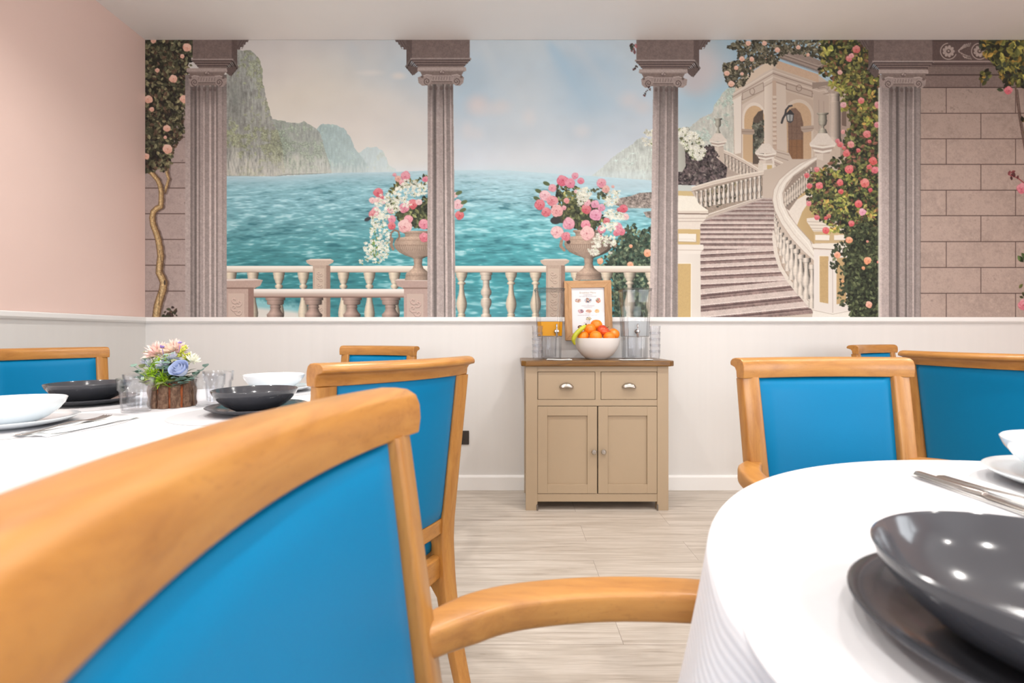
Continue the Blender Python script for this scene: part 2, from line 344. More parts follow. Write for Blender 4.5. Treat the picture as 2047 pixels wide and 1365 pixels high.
    def leaves(s, pts, n, size, pal, seed, jit=.25, asp=.55, a=1., shade=True):
        """scatter pointed leaves in a polygon; dark ones first"""
        p = s.tr(pts); rs = np.random.RandomState(seed); size /= s.o[2]
        x0, y0 = p.min(0); x1, y1 = p.max(0)
        bx, m = s.mask(p); k = 0; o = s.o; s.o = (0, 0, 1.)
        if bx is None: return
        ys, xs = np.nonzero(m)
        if not len(ys): s.o = o; return
        idx = rs.randint(0, len(ys), n)
        px = xs[idx]/MS+s.X[bx][0, 0]; py = ys[idx]/MS+s.Y[bx][0, 0]
        for i in range(n):
            t = i/n
            L = size*(.65+.7*rs.rand()); c = np.array(pal[min(len(pal)-1, int(rs.rand()**(1.15-.5*t)*len(pal)))], np.float32)
            c = c*(.66+.46*rs.rand())*((.58+.44*t) if shade else 1); g_ = c.mean(); c = c*.82+g_*.18
            s.leaf(px[i]+rs.uniform(-jit, jit)*size, py[i]+rs.uniform(-jit, jit)*size, L, asp, rs.rand()*6.28, c, a)
        s.o = o
    def leaf(s, x, y, L, asp, rot, c, a=1.):
        bx = s.box(x-L, y-L, x+L, y+L)
        if bx is None: return
        X, Y = s.X[bx]-x, s.Y[bx]-y; cs, sn = math.cos(rot), math.sin(rot)
        u = (X*cs+Y*sn)/L; v = (-X*sn+Y*cs)/(L*asp)
        f = np.abs(v)-(1-u*u)
        m = np.clip(-f*L*asp*1.2+.4, 0, 1)*(np.abs(u) <= 1)
        cc = c*np.where(v > 0, 1.1, .9)[..., None]
        s.put(bx, m, cc, a)
    def whites(s, pts, n, size, seed, c=(236, 232, 220)):
        p = s.tr(pts); rs = np.random.RandomState(seed); bx, m = s.mask(p)
        if bx is None: return
        size /= s.o[2]; o = s.o; s.o = (0, 0, 1.)
        ys, xs = np.nonzero(m); idx = rs.randint(0, len(ys), int(n*1.9))
        for i in idx:
            x = xs[i]/MS+s.X[bx][0, 0]; y = ys[i]/MS+s.Y[bx][0, 0]; r0 = rs.rand()*6.28; f = .80+.24*rs.rand()
            if rs.rand() < .2: s.leaf(x+rs.uniform(-2, 2), y+rs.uniform(-2, 2), size*.8, .4, r0, np.array((120, 135, 75))*f)
            sz = size*rs.uniform(.75, 1.25); tl = rs.uniform(.55, 1)
            for k in range(5):
                q = r0+k*1.257+rs.uniform(-.25, .25)
                s.ell(x+math.cos(q)*sz*.42, y+math.sin(q)*sz*.42*tl, sz*.36, sz*.25*tl, np.array(c)*min(1.05, f+.12*rs.rand()), rot=q)
            s.ell(x, y, size*.15, size*.15, (196, 186, 120), a=.7)
        s.o = o
    def scroll(s, x0, y0, x1, y1, c):
        """carved scroll ornament in a panel"""
        w = x1-x0; d = np.array(c)*.74; l = np.array(c)*1.16
        y = y0; k = 0
        while y < y1+w:
            for cx, cy, r, st, sg in ((.38, .35, .30, 0, 1), (.66, .55, .24, 2, -1), (.35, .85, .27, 1, 1), (.68, 1.15, .26, 3, -1)):
                pts = [(x0+w*(cx+r*(1-t/9)*math.cos(st+sg*t*.75)), y+w*(cy+r*(1-t/9)*math.sin(st+sg*t*.75))) for t in range(9)]
                pts = [q for q in pts if q[1] < y1]
                if len(pts) > 1:
                    s.line([(a, b+.9) for a, b in pts], w*.10, d, a=.8); s.line(pts, w*.07, l, a=.9)
            y += w*1.35

def paint_mural():
    M = Mural(); A = np.array
    X, Y = M.X, M.Y
    # ---- sky
    gx = [440, 560, 700, 850, 930, 1050, 1180, 1300, 1400, 1500, 1700]; gy = [80, 140, 200, 260, 320, 345]
    G = A([[(205,196,192),(207,199,195),(203,200,199),(196,201,206),(196,203,209),(198,205,210),(192,203,212),(196,203,208),(178,184,188),(150,180,198),(160,185,200)],
           [(212,204,199),(216,207,201),(210,207,204),(192,202,210),(184,199,211),(197,207,215),(178,198,214),(196,205,212),(198,194,196),(160,184,200),(170,190,202)],
           [(218,211,206),(226,217,206),(222,215,208),(208,210,212),(186,203,216),(205,213,220),(184,203,218),(196,209,220),(176,200,214),(158,196,214),(180,195,205)],
           [(222,216,210),(232,224,214),(230,222,215),(218,216,215),(204,213,222),(210,217,224),(202,213,223),(206,214,223),(196,210,216),(178,202,212),(190,200,205)],
           [(224,219,214),(234,228,219),(232,226,219),(226,222,218),(215,220,228),(220,223,228),(218,222,229),(212,219,228),(205,214,218),(200,212,214),(200,205,205)],
           [(224,222,218),(230,228,222),(228,228,225),(222,224,226),(212,222,230),(214,224,230),(212,222,230),(205,218,226),(205,214,218),(200,212,214),(200,205,205)]], np.float32)
    fx = np.interp(X[0], gx, range(len(gx))); fy = np.interp(Y[:, 0], gy, range(len(gy)))
    ix = np.clip(fx.astype(int), 0, len(gx)-2); iy = np.clip(fy.astype(int), 0, len(gy)-2)
    tx = (fx-ix)[None, :, None].astype(np.float32); ty = (fy-iy)[:, None, None].astype(np.float32)
    tx = tx*tx*(3-2*tx); ty = ty*ty*(3-2*ty)
    r0 = G[iy][:, ix]*(1-tx)+G[iy][:, ix+1]*tx; r1 = G[iy+1][:, ix]*(1-tx)+G[iy+1][:, ix+1]*tx
    M.im = (r0*(1-ty)+r1*ty).astype(np.float32)
    M.im += (M.nc*4)[..., None]
    # shafts of light and shade
    for x0, y0, x1, y1, w0, w1, c, a in ((1095, 78, 1195, 250, 22, 45, (170, 197, 217), .6), (965, 78, 1010, 200, 14, 40, (205, 210, 214), .5), (1140, 78, 1280, 260, 20, 60, (206, 208, 212), .35), (700, 80, 740, 200, 20, 60, (190, 198, 205), .3)):
        bx = M.box(min(x0, x1)-60, y0, max(x0, x1)+60, y1); t = (Y[bx]-y0)/(y1-y0)
        d = np.abs(X[bx]-(x0+(x1-x0)*t))/(w0+(w1-w0)*t); m = np.clip(1-d, 0, 1)*np.clip((1-t)*1.4, 0, 1)*np.clip(t*6+.3, 0, 1)
        M.put(bx, m*m*(3-2*m), c, a)
    for x, y, rx, ry, c, a in ((955,210,20,17,(226,212,211),.8),(1000,212,18,12,(222,214,214),.6),(982,222,30,10,(220,216,218),.5),(935,262,12,16,(224,220,222),.6),(955,268,12,12,(222,218,220),.5),
            (1258,200,18,15,(218,212,214),.7),(1285,215,15,13,(218,210,211),.6),(1058,235,12,14,(226,221,222),.6),(1163,263,15,12,(226,222,224),.6),(740,146,22,5,(222,216,212),.8),(797,152,12,6,(226,216,210),.8),
            (770,215,40,30,(232,222,214),.4),(830,240,30,28,(230,222,216),.5),(1400,140,26,40,(200,190,191),.7),(1385,170,22,18,(196,186,188),.6),(1370,110,20,20,(182,180,184),.5),(520,300,60,30,(238,230,222),.5),(640,170,60,50,(230,220,206),.4)):
        M.ell(x, y, rx, ry, c, a=a, soft=.9)
    haze = lambda m, x0, x1, y0, y1, a: None
    stretchy = M.noise(3, 14)*.6+M.noise(1.6, 7)*.5
    def cliff(pts, c, cv, a0=.5, amp=.20, veg=.0, vcol=(150, 152, 112), white=None, hz=None, hc=(222, 224, 220)):
        p = M.tr(pts); rj = np.random.RandomState(len(pts)); q_ = []
        for a_, b_ in zip(p, np.roll(p, -1, 0)):
            k_ = max(1, int(np.hypot(*(b_-a_))/3.5))
            for i_ in range(k_): q_.append(a_+(b_-a_)*i_/k_+(rj.uniform(-1.3, 1.3, 2) if i_ else 0))
        p = np.array(q_, np.float32); bx, m = M.mask(p); n = stretchy[bx]*.7+M.nf[bx]*.35+M.nm[bx]*.35
        base = A(c, np.float32)*(1+amp*n+.10*M.nc[bx])[..., None]
        v = np.clip((M.nc[bx]*.9+M.nm[bx]*.9+veg)*2.2, 0, 1)[..., None]
        base = base*(1-v)+A(vcol, np.float32)*(1+amp*1.5*(M.nf[bx]+M.nm[bx]*.6))[..., None]*v
        if white is not None:
            y0, y1 = white; w = np.clip((Y[bx]-y0)/(y1-y0)+stretchy[bx]*.6, 0, 1)[..., None]*.75
            base = base*(1-w)+A((206, 200, 190), np.float32)*(1+.10*n)[..., None]*w
        if hz:
            x0, x1, h0, h1 = hz; h = np.clip(h0+(h1-h0)*(X[bx]-x0)/(x1-x0), 0, 1)[..., None]
            base = base*(1-h)+A(hc, np.float32)*h
        M.put(bx, m, base)
    cliff([(690,345),(700,320),(712,300),(717,307),(726,300),(735,294),(754,294),(766,302),(774,319),(779,332),(792,338),(792,346)], (170,190,190), None, white=(330,350), hz=(700,790,.62,.92), hc=(216,226,227))
    cliff([(640,347),(628,262),(643,249),(657,248),(673,250),(689,258),(700,273),(710,297),(722,312),(735,330),(735,346)], (150,172,170), None, veg=-.1, vcol=(150,172,160), white=(325,350), hz=(640,720,.42,.66), hc=(205,218,219))
    cliff([(535,353),(538,236),(551,239),(578,245),(595,247),(608,242),(619,249),(631,256),(642,270),(650,300),(664,346)], (146,150,142), None, veg=.05, amp=.30, vcol=(128,140,120), white=(308,350), hz=(540,660,.28,.46), hc=(208,212,208))
    cliff([(453,352),(453,92),(481,101),(503,102),(518,117),(526,141),(525,159),(531,192),(540,223),(544,240),(556,262),(566,300),(570,347),(545,353)], (142,142,136), None, veg=-.02, amp=.34, vcol=(122,126,96), white=(305,352), hz=(455,560,.22,.36), hc=(205,205,200))
    for x, y, rx, ry, c, a in ((505,150,20,55,(190,194,190),.45),(470,300,14,40,(206,202,190),.5),(500,330,26,16,(210,204,192),.45),(470,200,14,50,(100,106,100),.35),(560,290,16,30,(110,120,106),.25),(590,320,30,16,(216,212,202),.45),(640,325,24,14,(220,222,216),.5),(528,210,6,50,(214,210,200),.5)):
        bx = M.box(x-rx*1.6, y-ry*1.6, x+rx*1.6, y+ry*1.6); dd = np.hypot((X[bx]-x)/rx, (Y[bx]-y)/ry); w_ = np.clip(1.1-dd, 0, 1)*np.clip(.6+stretchy[bx]*1.2, 0, 1)*(Y[bx] < 350)*(X[bx] < np.interp(Y[bx], [90,101,118,159,223,240,262,300,350], [480,500,515,523,538,590,640,655,668]))*(X[bx] > 454); M.put(bx, w_, c, a)
    for y, c in ((350, (120,128,125)),): M.line([(453, 352), (545, 354), (575, 349), (670, 347)], 1.6, c, a=.7)
    M.T(1340, 60, 4.55)
    cliff([(60,900),(150,900),(220,850),(300,790),(380,755),(400,680),(450,620),(480,570),(530,530),(620,510),(620,1250),(60,1250)], (200,192,178), None, veg=-.25, amp=.2, vcol=(166,178,164), hz=(1355,1480,.50,.18), hc=(205,214,214))
    M.T()
    cliff([(1183,352),(1194,343),(1214,326),(1227,313),(1244,300),(1266,288),(1273,280),(1286,276),(1306,280),(1306,361),(1240,361),(1200,358)], (206,208,198), None, veg=-.2, amp=.2, vcol=(192,202,192), hz=(1185,1305,.55,.2), hc=(216,226,228))
    M.ell(1250, 352, 60, 9, (216,228,230), a=.5, soft=.9)
    # ---- sea
    bx = M.box(453, 340, 1306, 636); Xs, Ys = X[bx], Y[bx]
    hy = np.interp(Xs, [453, 545, 670, 790, 860, 1000, 1180, 1306], [352, 353, 346, 344, 341, 340, 352, 361])
    t = (Ys-hy)
    stops = [0, 12, 30, 60, 100, 150, 200, 300]
    L = A([(184,206,214),(156,192,202),(136,182,192),(128,176,186),(106,160,168),(80,144,150),(60,132,138),(68,138,144)], np.float32)
    Rr = A([(200,222,230),(186,214,224),(170,206,216),(156,200,210),(120,184,192),(92,168,176),(70,152,160),(80,150,160)], np.float32)
    colL = np.stack([np.interp(t, stops, L[:, i]) for i in range(3)], -1); colR = np.stack([np.interp(t, stops, Rr[:, i]) for i in range(3)], -1)
    k = np.clip((Xs-700)/300, 0, 1)[..., None]; col = colL*(1-k)+colR*k
    # horizontally stretched ripples growing towards the viewer
    def ripple(cx, cy, seed, y0=338.):
        rs = np.random.RandomState(seed); yy = np.log1p(np.maximum(Ys[:, 0]-y0, 0)/110)*110
        sc = 1/(1+np.maximum(Ys[:, 0]-y0, 0)/90)
        u = (Xs-880)*(.22+sc[:, None]*.95)/cx+500; v = (yy/cy)[:, None]+0*Xs+ np.sin(Xs/37+yy[:, None]/9)*.35
        g = rs.uniform(-1, 1, (512, 1024)).astype(np.float32)
        iu = np.floor(u).astype(int); iv = np.floor(v).astype(int); fu = u-iu; fv = v-iv; fu = fu*fu*(3-2*fu); fv = fv*fv*(3-2*fv)
        iu %= 1023; iv %= 511
        return (g[iv, iu]*(1-fu)+g[iv, iu+1]*fu)*(1-fv)+(g[iv+1, iu]*(1-fu)+g[iv+1, iu+1]*fu)*fv
    rp = ripple(11, 1.5, 3)*.95+ripple(6, .8, 4)*.7+ripple(24, 3.0, 5)*.9+ripple(70, 7, 9)*.45+ripple(3.5, .55, 8)*.35
    amp = np.clip(t/50, .12, 1)
    rp = np.clip(rp, -2, 2); col = col*(1+.10*amp*rp)[..., None]
    hl = np.clip((rp-.45)*.9, 0, 1)*amp; col = col+(A((205,228,230), np.float32)-col)*np.clip(hl*.62, 0, 1)[..., None]
    dk = np.clip((-rp-.6)*.9, 0, 1)*amp; col = col+(A((36,104,118), np.float32)-col)*np.clip(dk*.5, 0, 1)[..., None]
    n3 = np.maximum(M.nf[bx], 0)*np.maximum(rp, 0); sp = np.clip((n3-.35)*3, 0, 1)*np.clip(1-np.hypot((Xs-970)/75, (Ys-497)/26), 0, 1)*1.6+np.clip((n3-.35)*3, 0, 1)*np.clip(1-np.hypot((Xs-500)/60, (Ys-460)/14), 0, 1)
    col = col+(A((232,242,242), np.float32)-col)*np.clip(sp, 0, 1)[..., None]
    fo = np.clip((Ys-592-(Xs-520)*.12)/16+M.nm[bx]*.5, 0, 1)*np.clip((640-Xs)/60, 0, 1); col = col+(A((160,204,208), np.float32)-col)*(fo*.8)[..., None]
    fo = np.clip((Ys-612-(Xs-520)*.10)/8, 0, 1)*np.clip((640-Xs)/50, 0, 1); col = col+(A((214,206,198), np.float32)-col)*fo[..., None]
    M.put(bx, (t > 0), col)
    M.ell(1245, 373, 60, 11, (188,206,214), a=.6, soft=.9)
    # rocks
    for pts in ([(1228,404),(1240,396),(1262,392),(1278,386),(1306,384),(1306,417),(1262,417),(1240,413),(1226,409)], [(1286,424),(1300,422),(1306,424),(1306,438),(1292,434)]):
        M.poly(pts, (156,142,134), g=.35, gm=.35)
    M.ell(1260, 420, 45, 4, (150,190,196), a=.5, soft=.9)
    # ---- rose bush behind the balustrade
    GR = [(52,74,62),(66,92,72),(84,108,84),(104,126,96),(126,144,110),(146,160,120)]
    bush = [(1196,520),(1222,505),(1238,470),(1246,455),(1268,448),(1280,462),(1306,450),(1306,636),(1226,636),(1222,560),(1206,545)]
    M.poly([(1215,525),(1240,488),(1262,470),(1285,478),(1306,470),(1306,636),(1230,636),(1226,560)], (54,76,64), g=.3, gm=.3)
    M.leaves(bush, 900, 4.3, GR, 11, asp=.6)
    for x, y, r in ((1295,506,9),(1260,529,7),(1200,522,7),(1261,492,4)): M.rose(x, y, r, (238,170,130), (224,128,92))
    # ---- back balustrade
    RL, RS = (240,230,218), (214,196,180)
    def baluster(cx, top, bot, hw, c, k=.42):
        h = bot-top; P = lambda q, w: (top+h*q, hw*w)
        M.lathe(cx, [P(0,1),P(.045,1),P(.05,.95),P(.10,.9),P(.14,.68),P(.17,.62),P(.20,.40),P(.215,.66),P(.25,.68),P(.265,.42),P(.36,.40),P(.48,.55),P(.58,.80),P(.66,.92),P(.74,.84),P(.83,.58),P(.86,.48),P(.875,.62),P(.90,.66),P(.92,.56),P(.95,.9),P(1,1)], c, k=k)
    def baluster2(cx, top, bot, hw, c):
        h = bot-top; P = lambda q, w: (top+h*q, hw*w)
        M.lathe(cx, [P(0,1),P(.06,1),P(.065,.85),P(.10,.88),P(.16,.84),P(.18,.5),P(.22,.58),P(.26,.5),P(.33,.62),P(.40,.9),P(.46,.86),P(.5,.62),P(.54,.56),P(.56,.78),P(.62,.92),P(.68,.86),P(.76,.56),P(.82,.6),P(.86,.58),P(.9,.86),P(.96,.84),P(.97,1),P(1,1)], c)
    CB = (222,204,182)
    for cx in (462,506,558,607,687,739,789,843): baluster(cx, 544, 668, 11.5, CB)
    for cx in (923,1022,1071): baluster(cx, 544, 640, 11.8, CB)
    baluster2(972, 544, 640, 12, (216,198,182)); baluster(1153, 544, 640, 12, CB); baluster(1213, 544, 640, 12, CB); baluster(1259, 544, 640, 12, (216,200,180)); baluster(1302, 544, 640, 12, CB)
    M.rect(453, 532, 1306, 544, RL); M.rect(453, 537, 1306, 540, (226,212,198)); M.rect(453, 540, 1306, 543.5, RS); M.rect(453, 543.2, 1306, 544.6, (165,140,125))
    for x0, x1, sx0, sx1, bt in ((612,668,626,653,640),(1080,1139,1092,1122,640)):
        M.poly([(x0,521),(x0+9,518),(x1-6,518),(x1,521),(x1-2,525),(x1-12,531),(sx0-4,531),(x0+2,526)], (196,172,156), g=.03)
        M.poly([(x0,521),(x0+9,518),(x1-6,518),(x1,521)], (222,204,190))
        M.rect(sx0, 531, sx1, bt, (186,162,146), g=.05); M.rect(sx1, 531, sx1+8, bt, (152,124,110), g=.05)
        M.rect(sx0+4, 537, sx1-4, bt, (200,177,160)); M.scroll(sx0+5, 539, sx1-5, bt, (188,164,148))
    # ---- front balustrade
    CP = (176,148,136)
    for cx in (551,627,704,781): baluster2(cx, 595, 680, 19.5, CP)
    M.rect(500, 578, 812, 595, (226,210,200)); M.rect(500, 578, 812, 583, (240,228,220)); M.rect(500, 586, 812, 589, (200,180,168)); M.rect(500, 589, 812, 593.5, (186,160,148)); M.rect(500, 593, 812, 595.5, (130,100,90))
    M.poly([(453,558),(510,557),(526,560),(521,571),(508,577),(453,577)], (186,158,146), g=.04); M.poly([(453,558),(510,557),(526,560),(453,562)], (222,204,194)); M.rect(453, 575, 508, 578, (140,112,102))
    M.rect(453, 578, 499, 640, (190,162,150), g=.04); M.rect(497, 578, 508, 640, (150,118,108), g=.04); M.rect(457, 587, 489, 640, (204,178,165)); M.scroll(458, 589, 488, 640, (190,164,152))
    M.poly([(789,560),(860,559),(860,577),(808,577),(795,572)], (182,154,144), g=.04); M.poly([(789,561),(795,558),(860,558),(860,562)], (214,194,184)); M.rect(806, 575, 860, 578, (140,112,102))
    M.rect(808, 578, 860, 640, (186,158,148), g=.04); M.rect(814, 588, 847, 640, (200,174,162)); M.scroll(815, 590, 846, 640, (186,158,148))
    # ---- urns
    U = (178,152,134)
    def urn(cx, sc, ytop):
        P = lambda y, w: (ytop+y*sc, w*sc)
        M.lathe(cx, [P(0,30),P(3,32),P(6,27),P(12,26),P(14,42),P(20,47),P(28,49),P(36,46),P(44,38),P(50,26),P(54,14),P(57,9),P(60,9),P(68,8),P(76,11),P(82,18),P(86,24),P(88,25),P(96,26),P(97,27),P(100,27)], U, g=.10, k=.34)
        y0, y1 = ytop+22*sc, ytop+50*sc
        for i in range(-9, 10):
            u = i/10; M.line([(cx+u*42*sc, y0+6*sc), (cx+u*38*sc, y0+16*sc), (cx+u*18*sc, y1+1)], 1.1, (128,102,88), a=.55)
            M.line([(cx+u*42*sc+1.4, y0+6*sc), (cx+u*38*sc+1.4, y0+16*sc), (cx+u*18*sc+1, y1+1)], .8, (218,196,180), a=.5)
        for q in (19, 29): M.line([(cx-47*sc, ytop+q*sc), (cx+47*sc, ytop+q*sc)], 1, (126,100,88), a=.6)
        for i in range(-7, 8): M.ell(cx+i*3.2*sc, ytop+91*sc, 1.1, 1.1, (120,95,85), a=.7)
    urn(836, .98, 462); urn(1177, 1.0, 460)
    M.line([(781,480),(782,466),(789,460),(797,463),(799,473),(795,480)], 3.6, (140,112,96), g=.1); M.line([(784,478),(782,490),(786,498)], 6, (150,122,104), g=.1)
    M.line([(1123,482),(1121,492),(1128,500)], 6, (160,132,114), g=.1); M.line([(1230,482),(1230,492)], 6, (150,122,104), g=.1)
    DG = [(58,66,48),(72,82,56),(92,102,66),(118,126,78),(150,152,92)]
    M.T(720, 340, 6.2045)
    M.poly([(440,540),(560,440),(840,380),(860,740),(720,720),(640,700),(480,640)], (64,70,52), g=.3); M.leaves([(440,540),(560,420),(840,330),(860,740),(700,720),(480,620)], 170, 30, DG, 5, asp=.5)
    for pts, n in (([(300,330),(520,220),(820,170),(840,60),(640,120),(470,130)], 60),([(330,330),(500,330),(480,500),(330,560)], 30)): M.leaves(pts, n, 30, [(120,124,70),(150,150,84),(90,100,60),(190,180,100)], n, asp=.45)
    PK, RD, LT, MV = (228,160,170), (214,96,110), (238,200,198), (222,150,176)
    for x, y, r, c in ((430,60,28,PK),(470,110,45,(222,168,150)),(520,160,42,PK),(565,75,68,(226,140,158)),(810,115,42,(224,120,146)),(228,280,66,RD),(275,340,32,RD),(150,375,45,LT),(215,375,45,LT),(290,390,40,PK),(380,500,50,PK),
                       (190,500,52,PK),(150,545,50,(218,124,132)),(210,560,40,PK),(545,470,72,(222,140,158)),(655,420,68,(214,98,106)),(730,400,45,LT),(395,610,58,(226,140,160)),(395,695,55,(214,96,104)),(600,610,62,(236,150,162)),(560,690,95,(236,184,182)),
                       (790,670,74,(228,136,156)),(800,835,70,(216,112,128)),(1215,430,70,(236,190,196)),(1235,560,64,(216,100,106)),(1180,310,40,LT)): M.rose(x, y, r, c)
    for pts, n in (([(420,240),(560,120),(830,150),(830,290),(700,330),(560,300)], 60),([(180,330),(440,270),(620,330),(640,440),(440,520),(330,600),(200,560)], 85),([(130,570),(350,560),(340,700),(160,740)], 42),([(130,720),(360,740),(370,900),(130,900)], 34),([(40,900),(350,880),(360,1080),(250,1160),(60,1140)], 80)): M.whites(pts, n, 26, n+3)
    M.whites([(0,1120),(40,1120),(40,1160),(0,1160)], 3, 24, 3)
    for k in range(26): a = M.rs.rand(); M.leaf(720+(180+M.rs.randn()*18)/6.2, 340+(760+a*330)/6.2, 3.4, .3, 1.4+M.rs.randn()*.4, A((112,136,66))*(.8+.4*M.rs.rand()))
    for x, y in ((1225,285),(1290,400),(1275,498),(95,610)): M.ell(x, y, 45, 24, (98,112,76) if x > 200 else (60,60,66), rot=-.4)
    M.T(1060, 340, 5.6875)
    M.poly([(240,560),(300,480),(420,380),(520,330),(700,380),(760,560),(740,700),(540,680),(430,600),(250,610)], (66,70,56), g=.3)
    M.leaves([(240,540),(300,180),(500,250),(720,350),(860,560),(740,690),(540,680),(360,560)], 260, 27, DG, 6, asp=.5)
    M.leaves([(320,190),(560,170),(560,420),(400,460)], 60, 24, [(130,134,74),(160,160,90),(100,110,64),(196,188,110)], 9, asp=.5)
    M.leaves([(690,230),(880,180),(900,330),(760,330)], 40, 24, [(120,130,90),(150,150,100),(96,112,80)], 10, asp=.5)
    for x, y in ((185,155),(95,240),(75,325),(440,270)): M.ell(x, y, 42, 22, (92,104,70), rot=.4)
    M.ell(290, 575, 62, 42, (58,56,56)); M.ell(435, 818, 24, 24, (70,56,52)); M.ell(1075, 760, 24, 14, (60,66,56))
    for x, y, r, c in ((510,68,44,(232,150,172)),(575,125,44,(226,124,150)),(365,125,72,(222,104,130)),(455,150,64,(226,130,156)),(255,205,52,(234,160,174)),(165,290,70,(240,192,200)),(250,350,70,(226,140,150)),(110,395,68,(216,104,118)),(185,480,62,(216,112,124)),(305,460,78,(230,166,166)),
                       (415,350,36,(230,150,150)),(385,430,30,PK),(440,610,78,(228,156,176)),(310,705,80,(238,188,190)),(405,755,58,(222,122,138)),(630,620,60,(232,140,160)),(650,720,90,(238,186,184)),(640,445,62,(208,92,104)),(650,370,44,(236,180,190)),(740,390,52,(224,152,180)),(810,430,50,(222,150,176)),
                       (745,510,76,(226,150,180)),(815,675,54,(220,128,150)),(870,580,44,(206,100,110)),(800,765,30,(206,90,100)),(810,150,62,(228,150,168)),(860,220,50,(224,170,158)),(940,190,20,(230,180,170)),(1060,440,56,(214,84,104)),(1010,450,30,(206,84,100)),(1080,530,46,LT),(1000,640,50,(228,150,170)),(1040,700,48,(222,120,140)),(985,715,44,(220,120,138)),(520,245,24,LT)): M.rose(x, y, r, c)
    for pts, n in (([(530,230),(640,190),(700,260),(660,340),(580,400),(540,420)], 60),([(830,370),(880,240),(1020,230),(1010,370),(900,420)], 44),([(820,500),(900,440),(1060,500),(1100,560),(900,570)], 40),([(800,620),(1000,580),(970,680),(880,700),(800,680)], 34),([(700,800),(760,720),(960,760),(970,870),(820,860),(800,910),(700,880)], 46),([(660,900),(760,890),(780,960),(700,980)], 16),([(895,905),(930,905),(930,950),(895,950)], 3)): M.whites(pts, n, 23, n)
    M.T()
    build_right_scene(M)
    # ---- the four stone columns
    def stone(f): return A((176,158,150), np.float32)*f
    def capital(cx, w, yt, mir, blk, top, shx):
        """block, stepped cornice, volutes; mir=+1 the return face is on the right"""
        b0, b1, by0, by1 = blk; sgn = mir; e = b1 if mir > 0 else b0
        M.poly([(e, by0), (e+sgn*34, by0), (e+sgn*32, by0+5), (e+sgn*28, by0+5), (e+sgn*27, by0+10), (e+sgn*23, by0+10), (e+sgn*22, by0+15), (e+sgn*17, by0+15), (e+sgn*17, by0+20), (e, by0+20)], (108,92,88), g=.08)
        for q in (26, 21, 16): M.line([(e+sgn*(q+4), by0), (e+sgn*(q-6), by0+18)], 1.4, (70,56,54), a=.6)
        M.rect(b0, by0, b1, by1, (122,104,99), g=.10, gm=.06)
        M.poly([(e, by0), (e+sgn*11, by0), (e+sgn*11, by1+22), (e, by1+4)], (98,82,78), g=.10)
        n = 7; y = by1
        for i in range(n):
            t = i/n; ins = 0 if i < 1 else (i*2.4); h = 18/n
            c = (158,142,136) if i == 0 else ((84,68,66) if i % 2 else (128,110,104))
            M.rect(b0-3+ins, y, b1+3-ins, y+h+1, c, g=.08)
            M.poly([((b1+3-ins) if mir > 0 else (b0-3+ins), y), (e+sgn*(14-ins*.85), y+17-i*.2), (e+sgn*(11-ins*.85), y+20), ((b1+3-ins) if mir > 0 else (b0-3+ins), y+h+1)], A(c)*.72, g=.08)
            y += h
        M.poly([(b1-14 if mir > 0 else b0+14, y), (e+sgn*10, by1+16), (e+sgn*6, by1+25), (e-sgn*4, by1+34), (b1-22 if mir > 0 else b0+22, y)], (100,84,80), g=.1)
        a = w
        M.poly([(cx-a*.98, yt), (cx+a*.98, yt), (cx+a, yt+7), (cx+a*.9, yt+9), (cx-a*.9, yt+9), (cx-a, yt+7)], (172,154,147), g=.08)
        M.line([(cx-a*.92, yt+7.6), (cx+a*.92, yt+7.6)], 1.4, (112,94,90), a=.8)
        M.poly([(cx-a*.88, yt+9), (cx+a*.88, yt+9), (cx+a*.8, yt+17), (cx-a*.8, yt+17)], (126,108,102), g=.12)
        M.ell(cx, yt+10, 6, 4.5, (110,92,88)); M.ell(cx-2, yt+9, 2, 2, (172,154,146)); M.ell(cx+3, yt+10, 2, 2, (160,142,136)); M.ell(cx, yt+6.5, 2, 2, (166,148,142))
        M.rect(cx-a*.52, yt+16, cx+a*.52, yt+28, (160,142,136), g=.1); M.rect(cx-a*.52, yt+28, cx+a*.52, yt+34, (138,120,114), g=.1); M.line([(cx-a*.52, yt+28.4), (cx+a*.52, yt+28.4)], 1.2, (96,80,76))
        for i in range(-3, 4): M.line([(cx+i*5.4, yt+19), (cx+i*5.4-1.2, yt+25)], 1.1, (100,84,80), a=.8)
        for sg in (-1, 1):
            vx, vy = cx+sg*a*.60, yt+28
            big = 1 if sg == mir else .7
            M.poly([(cx+sg*a*.40, yt+15), (cx+sg*a*.62, yt+14), (cx+sg*a*(.72+.26*big), yt+20), (cx+sg*a*(.70+.25*big), yt+31), (cx+sg*a*(.60+.2*big), yt+37), (cx+sg*a*.55, yt+36), (cx+sg*a*.42, yt+30)], (158,140,134), g=.12)
            M.line([(vx+7.2*(1-t/14)*math.cos(1.5-sg*t*.75), vy+7.5*(1-t/14)*math.sin(1.5-sg*t*.75)) for t in range(13)], 1.5, (92,76,72)); M.line([(cx+sg*a*.42, yt+16), (cx+sg*a*.62, yt+14.6), (cx+sg*a*.75, yt+17)], 1.5, (190,172,164))
            M.ell(cx+sg*a*.80, yt+19, 3, 2.6, (110,92,86))
    def shaft(tl, tr_, bl, br, y0, y1, flutes, sw=.5, hgh=1.):
        """fluted shaft; flutes = (u0, u1, tone)"""
        P = lambda u, y: (tl+(bl-tl)*(y-y0)/(y1-y0))*(1-u)+(tr_+(br-tr_)*(y-y0)/(y1-y0))*u
        bx = M.box(min(tl, bl)-1, y0, max(tr_, br)+1, y1); Xs, Ys = X[bx], Y[bx]; t = (Ys-y0)/(y1-y0)
        l = tl+(bl-tl)*t; r = tr_+(br-tr_)*t; u = (Xs-l)/(r-l); m = (u >= 0) & (u <= 1)
        tone = np.interp(u, [f[0] for f in flutes], [f[1] for f in flutes])
